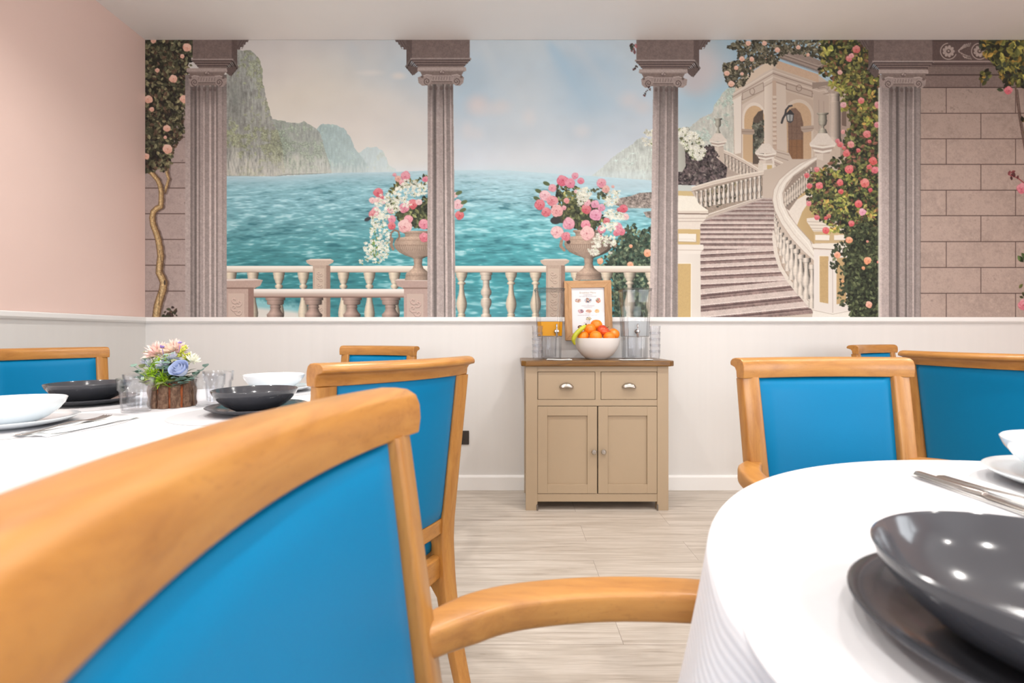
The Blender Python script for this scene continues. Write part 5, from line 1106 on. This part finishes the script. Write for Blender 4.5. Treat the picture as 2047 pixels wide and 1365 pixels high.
def stem(bm, a, b, r=.0009): sweep(bm, smoothpath([a, ((a[0]+b[0])/2*1.0, (a[1]+b[1])/2, (a[2]+b[2])/2+.004), b], 3), circ(r, 5), up=(0.01, 1, .02))
def rdir(elev0, elev1, az=None):
    a = fr.uniform(0, 2*PI) if az is None else az; e = R(fr.uniform(elev0, elev1)); return Vector((math.cos(a)*math.cos(e), math.sin(a)*math.cos(e), math.sin(e)))
def foliage(name, mat, spots, lab=None, **k):
    bm = bmesh.new()
    for fn in spots: fn(bm)
    return obj(name, bm, mat, t, auto=0, **k)
cen = Vector((0, 0, .085))
def eucalyptus(base, tip, L, n):
    def f(bm):
        b, e = Vector(base), Vector(tip); stem(bm, b, e)
        for i in range(n):
            q = .25+.75*i/(n-1); p = b.lerp(e, q)
            for s in (-1, 1):
                d = (Vector((-(e-b).y, (e-b).x, 0)).normalized()*s+Vector((fr.uniform(-.4, .4), fr.uniform(-.6, .3), fr.uniform(-.1, .7)))); leaf(bm, p, d, (0, -.3, 1), L*(1.1-.3*q), L*.85*(1.1-.3*q), .15, 5, True)
    return f
# camera looks from -Y: left is -X
foliage('eucalyptus_sprig', M['g_sage'], [eucalyptus((-.02, -.02, .06), (-.088, -.03, .115), .024, 4)]); foliage('eucalyptus_sprig', M['g_sage'], [eucalyptus((-.02, -.03, .06), (-.066, -.05, .086), .026, 3)])
foliage('eucalyptus_sprig', M['g_sage'], [eucalyptus((.01, -.03, .06), (.052, -.052, .085), .026, 3)]); foliage('eucalyptus_sprig', M['g_sage'], [eucalyptus((.0, -.02, .07), (.03, -.055, .112), .024, 4)])
foliage('eucalyptus_sprig', M['g_olive'], [eucalyptus((-.02, 0, .06), (-.066, -.005, .155), .021, 5)]); foliage('eucalyptus_sprig', M['g_olive'], [eucalyptus((.01, -.02, .06), (.045, -.04, .13), .027, 4)]); foliage('eucalyptus_sprig', M['g_olive'], [eucalyptus((-.01, -.02, .05), (-.052, -.045, .075), .034, 2)])
foliage('eucalyptus_sprig', M['g_sage'], [eucalyptus((.0, .02, .06), (.02, .05, .14), .024, 4)]); foliage('eucalyptus_sprig', M['g_olive'], [eucalyptus((.0, .02, .06), (-.05, .05, .12), .026, 4)]); foliage('eucalyptus_sprig', M['g_sage'], [eucalyptus((.02, .02, .06), (.07, .04, .11), .026, 4)])
for b_, e_, L_, n_, m_ in (((-.02, -.02, .05), (-.078, -.035, .10), .024, 4, 'g_sage'), ((-.01, -.03, .05), (-.045, -.058, .115), .024, 4, 'g_olive'), ((0, -.03, .05), (-.03, -.062, .07), .026, 3, 'g_olive'), ((.02, -.03, .05), (.074, -.045, .082), .024, 4, 'g_sage'),
                        ((0, -.03, .06), (.012, -.06, .128), .024, 4, 'g_sage'), ((-.01, -.03, .06), (-.055, -.035, .135), .022, 4, 'g_sage'), ((.02, -.02, .06), (.058, -.02, .132), .022, 4, 'g_olive'), ((.0, -.03, .04), (.022, -.064, .074), .028, 3, 'g_olive'), ((.0, -.02, .08), (.02, -.045, .15), .020, 4, 'g_sage')):
    foliage('eucalyptus_sprig', M[m_], [eucalyptus(b_, e_, L_, n_)])
def grassy(c, n, L, up=.7):
    def f(bm):
        for _ in range(n):
            d = Vector((fr.gauss(0, 1), fr.gauss(-.35, .8), fr.gauss(up, .7))); leaf(bm, Vector(c)+Vector((fr.uniform(-.012, .012), fr.uniform(-.01, .01), fr.uniform(-.012, .012))), d, (fr.uniform(-1, 1), fr.uniform(-1, 1), 1.2), L*fr.uniform(.6, 1.1), .0034, .2, 3)
    return f
foliage('lime_grass_tuft', M['g_lime'], [grassy((-.022, -.052, .093), 90, .024)]); foliage('lime_grass_tuft', M['g_lime'], [grassy((.008, -.058, .078), 90, .026)]); foliage('lime_grass_tuft', M['g_lime'], [grassy((-.018, -.035, .125), 60, .022)]); foliage('lime_grass_tuft', M['g_lime'], [grassy((-.002, -.03, .134), 40, .018)])
def dense(bm):
    for _ in range(170):
        d = rdir(-5, 80); leaf(bm, cen+d*fr.uniform(.01, .035)+Vector((0, 0, -.01)), d+Vector((0, 0, .2)), (fr.uniform(-.5, .5), fr.uniform(-.5, .5), 1), fr.uniform(.02, .032), .012, .3, 4)
foliage('filler_foliage', M['g_dark'], [dense])
def puffball(c, r, n, L, W):
    def f(bm):
        for _ in range(n):
            d = rdir(-20, 85); leaf(bm, Vector(c)+d*r*.25, d, (fr.uniform(-1, 1), fr.uniform(-1, 1), .8), L*fr.uniform(.7, 1.1), W, -.15, 3)
    return f
foliage('pink_dahlia', M['p_pink'], [puffball((-.034, -.01, .148), .026, 110, .034, .010)]); foliage('pink_dahlia', M['p_pink'], [puffball((.006, .0, .156), .026, 110, .032, .010)])
foliage('lilac_blossom', M['p_lilac'], [puffball((.020, -.03, .135), .014, 30, .020, .010), puffball((-.05, -.03, .118), .012, 24, .020, .011), puffball((.002, -.045, .118), .012, 24, .018, .009)])
foliage('white_sprig', M['p_white'], [puffball((.072, -.022, .128), .016, 44, .022, .006), puffball((.055, -.012, .14), .012, 24, .016, .006)])
def buds(cs, r):
    def f(bm):
        for c in cs:
            for _ in range(9): p = Vector(c)+Vector((fr.gauss(0, .0055), fr.gauss(0, .005), fr.gauss(0, .0055))); bmesh.ops.create_icosphere(bm, subdivisions=1, radius=r*fr.uniform(.7, 1.2), matrix=Matrix.Translation(p))
    return f
foliage('yellow_bud_sprig', M['p_yellow'], [buds([(.038, -.015, .158), (.046, -.015, .150), (.034, -.018, .145), (.05, -.02, .138), (.056, -.018, .143), (.043, -.02, .165)], .0036)])
def spike(x, y, z):
    def f(bm): stem(bm, (x*.5, y*.5, .07), (x, y, z-.006)); [bmesh.ops.create_icosphere(bm, subdivisions=1, radius=.0026, matrix=Matrix.Translation((x+fr.uniform(-.0035, .0035), y+fr.uniform(-.003, .003), z+fr.uniform(-.003, .003)))) for _ in range(7)]
    return f
foliage('purple_bud', M['p_purple'], [spike(-.006, -.035, .172)]); foliage('purple_bud', M['p_purple'], [spike(.030, -.015, .182)])
def rosebud(c, r):
    def f(bm):
        for ring, (rr, n, h, tl) in enumerate(((.30, 3, 1.15, .1), (.52, 4, 1.1, .18), (.78, 5, 1.0, .3), (1.0, 5, .86, .55))):
            for k in range(n):
                a0 = 2*PI*k/n+ring*.7; g = []
                for j in range(6):
                    q = j/5; row = []
                    for i in range(7):
                        a = a0+(i/6-.5)*(2*PI/n)*1.35; R_ = r*rr*(.45+.6*math.sin(q*PI*.55))*(1+tl*.35*max(0, q-.7)/.3); zz = r*(q*2.0*h-.9-.18*abs(i/6-.5)*2*q)
                        row.append(bm.verts.new(Vector(c)+Matrix.Rotation(R(52), 3, 'X') @ Vector((R_*math.cos(a), R_*math.sin(a), zz*.85))))
                    g.append(row)
                for p, q_ in zip(g, g[1:]):
                    for i in range(6): bm.faces.new((p[i], p[i+1], q_[i+1], q_[i]))
    return f
foliage('pale_blue_rose', M['p_blue'], [rosebud((.062, -.060, .108), .021)])

# ================================================================ cabinet by the back wall
KX0, KX1, KY0, KY1 = .071, .863, 2.747, 3.095
t = thing('sideboard_cabinet', 'small beige-painted cabinet with oak top, two drawers and two doors, against the back wall', 'cabinet', ((KX0+KX1)/2, (KY0+KY1)/2, 0))
cx, cy = t.location.x, t.location.y
px2x = lambda p: (p-1023)/364-cx; py2z = lambda p: CAM_H-(p-669)/364
y0 = KY0-cy; y1 = KY1-cy; HX = (KX1-KX0)/2
for a, b in ((px2x(1051), px2x(1074.5)), (px2x(1314), px2x(1336.5))):
    obj('leg_post', B(a, b, y0, y0+.045, 0, .792), M['paint'], t, smooth=False, bevel=.002); obj('leg_post', B(a, b, y1-.045, y1, 0, .792), M['paint'], t, smooth=False, bevel=.002)
L0, L1 = px2x(1074.5), px2x(1314)
for a_ in ((L0, L1, y0+.004, y0+.03, py2z(743), .792), (L0, L1, y0+.004, y0+.03, py2z(811.5), py2z(799)), (L0, L1, y0+.004, y0+.03, py2z(1003), py2z(987.5))): obj('cross_rail', B(*a_), M['paint'], t, smooth=False, bevel=.001)
obj('divider', B(px2x(1190), px2x(1201), y0+.004, y0+.03, py2z(799), py2z(743)), M['paint'], t, smooth=False, bevel=.001)
bm = bmesh.new(); box(bm, px2x(1051)+.006, px2x(1051)+.020, y0+.045, y1-.045, .06, .78); box(bm, px2x(1336.5)-.020, px2x(1336.5)-.006, y0+.045, y1-.045, .06, .78); box(bm, L0, L1, y1-.02, y1-.01, .06, .78); box(bm, L0-.005, L1+.005, y0+.03, y1-.02, py2z(1003), py2z(1003)+.014); obj('carcass', bm, M['paint'], t, smooth=False)
bm = bmesh.new(); box(bm, px2x(1051)+.001, px2x(1051)+.010, y0+.045, y1-.045, .70, .792); box(bm, px2x(1051)+.001, px2x(1051)+.010, y0+.045, y1-.045, .06, .12); box(bm, px2x(1336.5)-.010, px2x(1336.5)-.001, y0+.045, y1-.045, .70, .792); box(bm, px2x(1336.5)-.010, px2x(1336.5)-.001, y0+.045, y1-.045, .06, .12); obj('side_rails', bm, M['paint'], t, smooth=False)
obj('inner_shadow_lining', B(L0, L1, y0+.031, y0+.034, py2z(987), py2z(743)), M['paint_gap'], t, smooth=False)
for a, b in ((px2x(1075.6), px2x(1189.2)), (px2x(1201.8), px2x(1313.2))):
    d = obj('drawer', B(a, b, y0+.003, y0+.024, py2z(798.2), py2z(743.8)), M['paint'], t, smooth=False, bevel=.0012)
    m = (a+b)/2; bm = bmesh.new(); g = []
    for j in range(9):       # cup pull: a quarter-dome hood
        e = PI/2*j/8; g.append([bm.verts.new((m+.039*math.cos(PI*i/16)*(math.cos(e)*.0+1)*(1 if j == 0 else math.cos(e)**.35 if j < 8 else .25), y0+.003-.022*math.sin(e)*(1), py2z(774.5)+.027*math.sin(PI*i/16)*math.cos(e*.98)**.8)) for i in range(17)])
    for p, q in zip(g, g[1:]):
        for i in range(16): bm.faces.new((p[i], p[i+1], q[i+1], q[i]))
    hd = obj('cup_handle', bm, M['nickel'], d, auto=60, label='brushed metal cup handle'); s_ = hd.modifiers.new('thick', 'SOLIDIFY'); s_.thickness = .002
for k, (a, b) in enumerate(((px2x(1075), px2x(1193.8)), (px2x(1196), px2x(1313.4)))):
    d = bmesh.new(); st = .053; zb, zt = py2z(986.6), py2z(812.6); box(d, a, a+st, y0+.002, y0+.022, zb, zt); box(d, b-st, b, y0+.002, y0+.022, zb, zt); box(d, a+st, b-st, y0+.002, y0+.022, zt-.05, zt); box(d, a+st, b-st, y0+.002, y0+.022, zb, zb+.05); box(d, a+st, b-st, y0+.011, y0+.018, zb+.05, zt-.05)
    d = obj('door', d, M['paint'], t, smooth=False, bevel=.001)
    kx = px2x(1186.5) if k == 0 else px2x(1205.5); bm = bmesh.new(); lathe(bm, [(0, 0), (.006, 0), (.0055, .010), (.009, .014), (.014, .018), (.0145, .023), (.011, .028), (0, .030)], 24)
    bmesh.ops.rotate(bm, verts=bm.verts, cent=(0, 0, 0), matrix=Matrix.Rotation(R(90), 3, 'X')); bmesh.ops.translate(bm, verts=bm.verts, vec=(kx, y0+.002, py2z(902))); obj('knob', bm, M['nickel'], d, label='round brushed metal knob')
    hx = px2x(1074) if k == 0 else px2x(1314.2)
    for zz in (py2z(842), py2z(955)): bm = bmesh.new(); lathe(bm, [(0, -.033), (.0035, -.033), (.0045, -.031), (.0045, .031), (.0035, .033), (0, .033)], 12, hx, y0-.001); obj('hinge', bm, M['nickel'], d, label='metal hinge barrel')
# oak top with clipped corners
bm = bmesh.new(); X0, X1, Y0, Y1 = px2x(1041.5), px2x(1348), 2.728-cy, 3.112-cy; ck = .025; zt = .8225
pts = [(X0+ck, Y0), (X1-ck, Y0), (X1, Y0+ck), (X1, Y1), (X0, Y1), (X0, Y0+ck)]; a = [bm.verts.new((x, y, .792)) for x, y in pts]; b = [bm.verts.new((x, y, zt)) for x, y in pts]
bm.faces.new(a[::-1]); bm.faces.new(b); [bm.faces.new((a[i], a[(i+1) % 6], b[(i+1) % 6], b[i])) for i in range(6)]
obj('oak_worktop', bm, M['oak_top'], t, smooth=False, bevel=.006, seg=3, label='varnished oak top with clipped corners')
KT = zt

# fruit bowl
BX, BY = .499, 2.93
tag(obj('fruit_bowl', lathe(bmesh.new(), [(0, 0), (.056, 0), (.062, .003), (.088, .022), (.112, .052), (.127, .085), (.134, .118), (.135, .1235), (.1325, .1235), (.129, .112), (.121, .083), (.106, .053), (.083, .027), (.055, .012), (0, .009)], 64), M['bowl_white'], loc=(BX, BY, KT), auto=60), 'large plain white bowl holding fruit on the cabinet', 'bowl')
fz = lambda py, d: CAM_H-(py-669)*d/1000; fxx = lambda px, d: (px-1023)*d/1000
def orange(px, py, r, d, label):
    t = thing('orange', label, 'orange', (fxx(px, d), d, fz(py, d)), rnd.random()*6, 'oranges in the white bowl'); bm = bmesh.new(); bmesh.ops.create_uvsphere(bm, u_segments=28, v_segments=18, radius=r)
    for v in bm.verts: v.co.z *= .94; q = v.co.length; v.co.z -= .004*max(0, 1-math.hypot(v.co.x, v.co.y)/(r*.35))*(1 if v.co.z > 0 else -1)
    o = obj('peel', bm, M['orange'], t, auto=0); o.rotation_euler = (rnd.uniform(-.6, .6), rnd.uniform(-.6, .6), 0)
    bm = bmesh.new(); lathe(bm, [(0, r*.90), (.0035, r*.895), (.004, r*.88), (0, r*.87)], 8); b_ = obj('stem_button', bm, M['stem'], t); b_.rotation_euler = o.rotation_euler; return t
for a in ((1192, 650, .036, 2.963, 'orange on the very top of the fruit heap'), (1179, 659, .0362, 2.92, 'orange just left of the red apple, below the topmost orange'), (1186, 665, .029, 3.01, 'small glimpse of orange between the others, at the back of the heap'),
          (1227, 667.5, .034, 2.935, 'orange at the right end of the bowl'), (1166, 672.5, .0335, 2.886, 'orange at the lower left, beside the banana'), (1190.8, 673, .036, 2.851, 'orange low at the bowl front centre'), (1217.5, 674.5, .034, 2.858, 'orange low at the bowl front, right of centre')): orange(*a)
t = thing('apple', 'red and yellow apple among the oranges', 'apple', (fxx(1206.2, 2.909), 2.909, fz(662, 2.909))); bm = bmesh.new(); ra = .037
pr = [(ra*math.sin(PI*i/18)*(1+.04*math.sin(PI*i/18)), ra*.92*math.cos(PI*i/18)-.012*math.exp(-(math.sin(PI*i/18)*3.2)**2)*(1 if i < 9 else -.7)) for i in range(19)]; pr[0] = (0, pr[0][1]); pr[-1] = (0, pr[-1][1])
o = obj('skin', lathe(bm, pr, 32), M['apple'], t, auto=0); o.rotation_euler = (.3, .75, 0); o = obj('stalk', sweep(bmesh.new(), [(0, 0, .02), (.001, 0, .032), (.004, 0, .041)], circ(.0014, 6), up=(0, 1, 0)), M['stem'], t); o.rotation_euler = (.3, .75, 0)
t = thing('banana', 'greenish yellow banana leaning at the left of the fruit bowl', 'banana', (fxx(1150, 2.86), 2.86, fz(675, 2.86)))
bp = smoothpath([(.0, .02, -.04), (-.010, .005, -.012), (-.002, -.004, .012), (.016, -.004, .034), (.040, .002, .054), (.056, .008, .067), (.062, .012, .074)], 5); n = len(bp)
obj('peel', sweep(bmesh.new(), bp, [(a*.96, b) for a, b in circ(.0155, 7)], up=(0, 1, 0), scales=[max(.2, min(1, .35+i/6*.65)) if i < 7 else (1 if i < n-10 else max(.22, 1-.78*(i-n+10)/8)) for i in range(n)]), M['banana'], t, sub=1, auto=0)
obj('stalk', sweep(bmesh.new(), bp[-4:]+[(.064, .014, .080)], circ(.0042, 7), up=(0, 1, 0)), M['stem'], t)

# picture frame with the menu: hung on the wall, its foot pushed out by the dado rail
t = thing('menu_frame', 'oak picture frame holding a printed breakfast menu behind the fruit bowl', 'picture frame', (.477, WALL_Y-.034, .931), 0); t.rotation_euler = (R(-3.6), R(-.9), 0)
W_, H_ = .292, .370; fw = .044; bm = bmesh.new(); box(bm, -W_/2, W_/2, .0, .012, .0, H_)
for nm, pts, m in (('frame_side', ((-W_/2, 0), (-W_/2+fw, fw), (-W_/2+fw, H_-fw), (-W_/2, H_)), M['oak_frame']), ('frame_side', ((W_/2, 0), (W_/2, H_), (W_/2-fw, H_-fw), (W_/2-fw, fw)), M['oak_frame']), ('frame_rail', ((-W_/2, H_), (-W_/2+fw, H_-fw), (W_/2-fw, H_-fw), (W_/2, H_)), M['oak_frame_x']), ('frame_rail', ((-W_/2, 0), (W_/2, 0), (W_/2-fw, fw), (-W_/2+fw, fw)), M['oak_frame_x'])):
    bm2 = bmesh.new(); f_ = [bm2.verts.new((x, -.012, z)) for x, z in pts]; k_ = [bm2.verts.new((x, .010, z)) for x, z in pts]; bm2.faces.new(f_); bm2.faces.new(k_[::-1]); [bm2.faces.new((f_[i], k_[i], k_[(i+1) % 4], f_[(i+1) % 4])) for i in range(4)]
    obj(nm, bm2, m, t, smooth=False, bevel=.0015)
bm.free(); obj('backing_board', B(-W_/2+.01, W_/2-.01, .0035, .009, .01, H_-.01), M['stem'], t, smooth=False)
menu = obj('menu_sheet', B(-W_/2+fw-.004, W_/2-fw+.004, .0010, .003, fw-.004, H_-fw+.004), M['paper'], t, smooth=False, label='white menu sheet with small food pictures')
def text(s, x, z, size, col, name='menu_text'):
    c = bpy.data.curves.new('ink_text', 'FONT'); c.body = s; c.size = size; c.align_x = 'CENTER'; c.align_y = 'CENTER'; c.extrude = .00015; c.materials.append(plain('ink_%d' % len(bpy.data.materials), col, .8))
    tmp = bpy.data.objects.new('tmp', c); C.objects.link(tmp); bpy.context.view_layer.update(); me = bpy.data.meshes.new_from_object(tmp.evaluated_get(bpy.context.evaluated_depsgraph_get())); bpy.data.objects.remove(tmp); bpy.data.curves.remove(c)
    o = bpy.data.objects.new(name, me); C.objects.link(o); o.parent = menu; o.location = (x, .0006, z); o.rotation_euler = (PI/2, 0, 0); return o
ZT = H_-fw; text('Breakfast Menu', 0, ZT-.030, .0165, (196, 188, 170))
for s, z, k in (('Full English Breakfast', .044, .0068), ('bacon, sausage, eggs, beans, tomato & toast', .053, .0060), ('or', .103, .0066), ('Fresh fruit, yoghurt & granola', .112, .0066), ('Toast & preserves', .121, .0066), ('Tea or coffee', .161, .0066), ('served with milk, cream, sugar & orange or apple juice', .170, .0060), ('Porridge', .209, .0066), ('with honey, syrup or jam', .218, .0060)): text(s, 0, ZT-z, k, (140, 140, 144))
def food(x, z, rx, rz, base, bits, seed):
    """small printed picture: flat patches of ink"""
    bm = bmesh.new(); rs = random.Random(seed); mats = [plain('print_%d' % len(bpy.data.materials), c, .8) for c in [base]+bits]
    def patch(cx, cz, a, b, mi, d):
        n = 14; v = [bm.verts.new((cx+a*math.cos(2*PI*i/n)*rs.uniform(.85, 1.1), .0006-d, cz+b*math.sin(2*PI*i/n)*rs.uniform(.85, 1.1))) for i in range(n)]; f = bm.faces.new(v[::-1]); f.material_index = mi
    patch(x, z, rx, rz, 0, 0)
    for k in range(16): q = rs.random()*6.28; e = rs.random()**.5*.75; patch(x+rx*e*math.cos(q), z+rz*e*math.sin(q), rx*rs.uniform(.12, .3), rz*rs.uniform(.14, .3), 1+k % len(bits), .00004*(k+1))
    me = bpy.data.meshes.new('food_picture'); bm.to_mesh(me); bm.free(); [me.materials.append(m) for m in mats]; o = bpy.data.objects.new('food_picture', me); C.objects.link(o); o.parent = menu
for x, z, rx, rz, b, bits in ((-.062, .078, .020, .013, (226, 206, 196), [(196, 140, 120), (150, 140, 160), (222, 190, 150)]), (.001, .078, .023, .017, (206, 214, 226), [(90, 96, 120), (190, 140, 110), (224, 208, 190)]), (.064, .080, .016, .017, (232, 196, 186), [(206, 90, 80), (120, 160, 120), (236, 170, 120)]),
                           (-.046, .145, .019, .013, (216, 184, 190), [(170, 90, 110), (120, 110, 130), (236, 206, 206)]), (.004, .145, .019, .012, (240, 214, 196), [(222, 180, 150), (214, 160, 150)]), (.055, .146, .015, .012, (246, 206, 150), [(240, 178, 100), (250, 220, 180)]), (.002, .192, .017, .012, (150, 150, 146), [(232, 214, 170), (236, 222, 190)]), (-.050, .244, .017, .012, (96, 60, 36), [(60, 36, 24), (220, 180, 160)]), (.0, .244, .019, .012, (236, 200, 180), [(190, 100, 80), (240, 220, 200)])): food(x, ZT-z, rx, rz, b, bits, int(x*1e4)+7)
obj('glazing', B(-W_/2+fw-.004, W_/2-fw+.004, -.0022, -.0012, fw-.004, H_-fw+.004), clear('frame_glass', (.99, .99, .99), .02, .03), t, smooth=False)

# drink dispensers
def octa(hx, hy, c, z): return [(x, y, z) for x, y in ((-hx+c, -hy), (hx-c, -hy), (hx, -hy+c), (hx, hy-c), (hx-c, hy), (-hx+c, hy), (-hx, hy-c), (-hx, -hy+c))]
def shell(bm, secs, cap0=True, cap1=False):
    r = [[bm.verts.new(p) for p in s] for s in secs]; n = len(r[0])
    for a, b in zip(r, r[1:]):
        for i in range(n): bm.faces.new((a[i], a[(i+1) % n], b[(i+1) % n], b[i]))
    if cap0: bm.faces.new(r[0][::-1])
    if cap1: bm.faces.new(r[-1])
def dispenser(x, y, liq, fill, label, tapoff):
    t = thing('drink_dispenser', label, 'drink dispenser', (x, y, KT)); hy = .070
    bm = bmesh.new(); shell(bm, [octa(.066, hy*.9, .016, .002), octa(.068, hy*.95, .016, .13), octa(.070, hy, .016, .133)]); shell(bm, [octa(.060, hy*.84, .014, .128), octa(.062, hy*.86, .014, .008)], False, True)
    obj('stand', bm, M['clear'], t, smooth=False)
    bm = bmesh.new(); shell(bm, [octa(.0705, hy, .018, .1335), octa(.0745, hy+.003, .019, .24), octa(.083, hy+.012, .021, .402)]); A_, B_, C_ = octa(.0705, hy, .018, .1335), octa(.0745, hy+.003, .019, .24), octa(.083, hy+.012, .021, .402)
    nf0 = len(bm.faces)
    for i in range(8): sweep(bm, [A_[i], B_[i], C_[i]], circ(.0009, 5), up=(0, 1, .1))
    for r_ in (A_, C_): sweep(bm, r_+r_[:1], circ(.0011, 5))
    bm.faces.ensure_lookup_table()
    for f_ in bm.faces[nf0:]: f_.material_index = 1
    obj('tank', bm, [M['clear'], M['clear_edge']], t, smooth=False)
    bm = bmesh.new(); shell(bm, [octa(.0685, hy-.002, .017, .136), octa(.0715, hy+.000, .018, .136+fill)], True, True); obj('juice' if liq == 'juice' else 'water', bm, M[liq], t, smooth=False)
    bm = bmesh.new(); shell(bm, [octa(.0845, hy+.0135, .022, .396), octa(.0855, hy+.0145, .022, .409), octa(.078, hy+.007, .020, .413)], False, True); nf0 = len(bm.faces); r_ = octa(.0862, hy+.0150, .022, .4085); sweep(bm, r_+r_[:1], circ(.0016, 5)); bm.faces.ensure_lookup_table()
    for f_ in bm.faces[nf0:]: f_.material_index = 1
    obj('lid', bm, [M['clear'], M['clear_edge']], t, smooth=False)
    obj('ice_tube', lathe(bmesh.new(), [(0, .012), (.040, .012), (.043, .13), (.041, .13), (.038, .016), (0, .016)], 28), M['clear'], t, auto=50)
    tp_ = bmesh.new(); yf = -hy-.003; zc = .162
    lathe(tp_, [(0, 0), (.012, 0), (.013, .003), (.010, .006), (.009, .016), (.011, .018), (.011, .034), (0, .036)], 20); bmesh.ops.rotate(tp_, verts=tp_.verts, cent=(0, 0, 0), matrix=Matrix.Rotation(R(90), 3, 'X')); bmesh.ops.translate(tp_, verts=tp_.verts, vec=(tapoff, yf, zc))
    b2 = obj('tap', tp_, M['chrome'], t, auto=50, label='chrome tap'); obj('spout', lathe(bmesh.new(), [(0, zc-.034), (.006, zc-.034), (.007, zc-.02), (.008, zc), (0, zc+.002)], 16, tapoff, yf-.026), M['chrome'], b2, auto=50)
    obj('lever', lathe(bmesh.new(), [(0, zc+.004), (.005, zc+.004), (.004, zc+.02), (.006, zc+.034), (.0045, zc+.042), (0, zc+.044)], 16, tapoff, yf-.026), M['chrome'], b2, auto=50)
dispenser(.222, 2.955, 'juice', .082, 'clear drink dispenser with orange juice left of the menu frame', .035)
dispenser(.726, 2.955, 'water', .084, 'clear drink dispenser with iced water right of the fruit bowl', -.006)
# stacked tumblers on the cabinet
sp_ = None
for sx, sy, wh in ((.145, 2.83, 'left'), (.815, 2.85, 'right')):
    for k in range(5):
        if sp_ is None: o = sp_ = obj('tumbler', tumbler_bm(.055, .026, .0315), M['tumbler'], auto=50)
        else: o = sp_.copy(); C.objects.link(o)
        o.location = (sx+(k % 2)*.0008, sy, KT+k*.0345); tag(o, 'clear tumbler, %s of the stack at the %s end of the cabinet' % (('bottom one', 'second from bottom', 'middle one', 'second from top', 'top one')[k], wh), 'tumbler', 'stacked tumblers on the cabinet')
napkin(.262, 2.80, KT, 84, .07, .15, 7, 'white napkin on the cabinet in front of the juice dispenser', 'napkins on the cabinet'); napkin(.69, 2.785, KT, 95, .05, .20, 9, 'white napkin on the cabinet in front of the water dispenser', 'napkins on the cabinet')
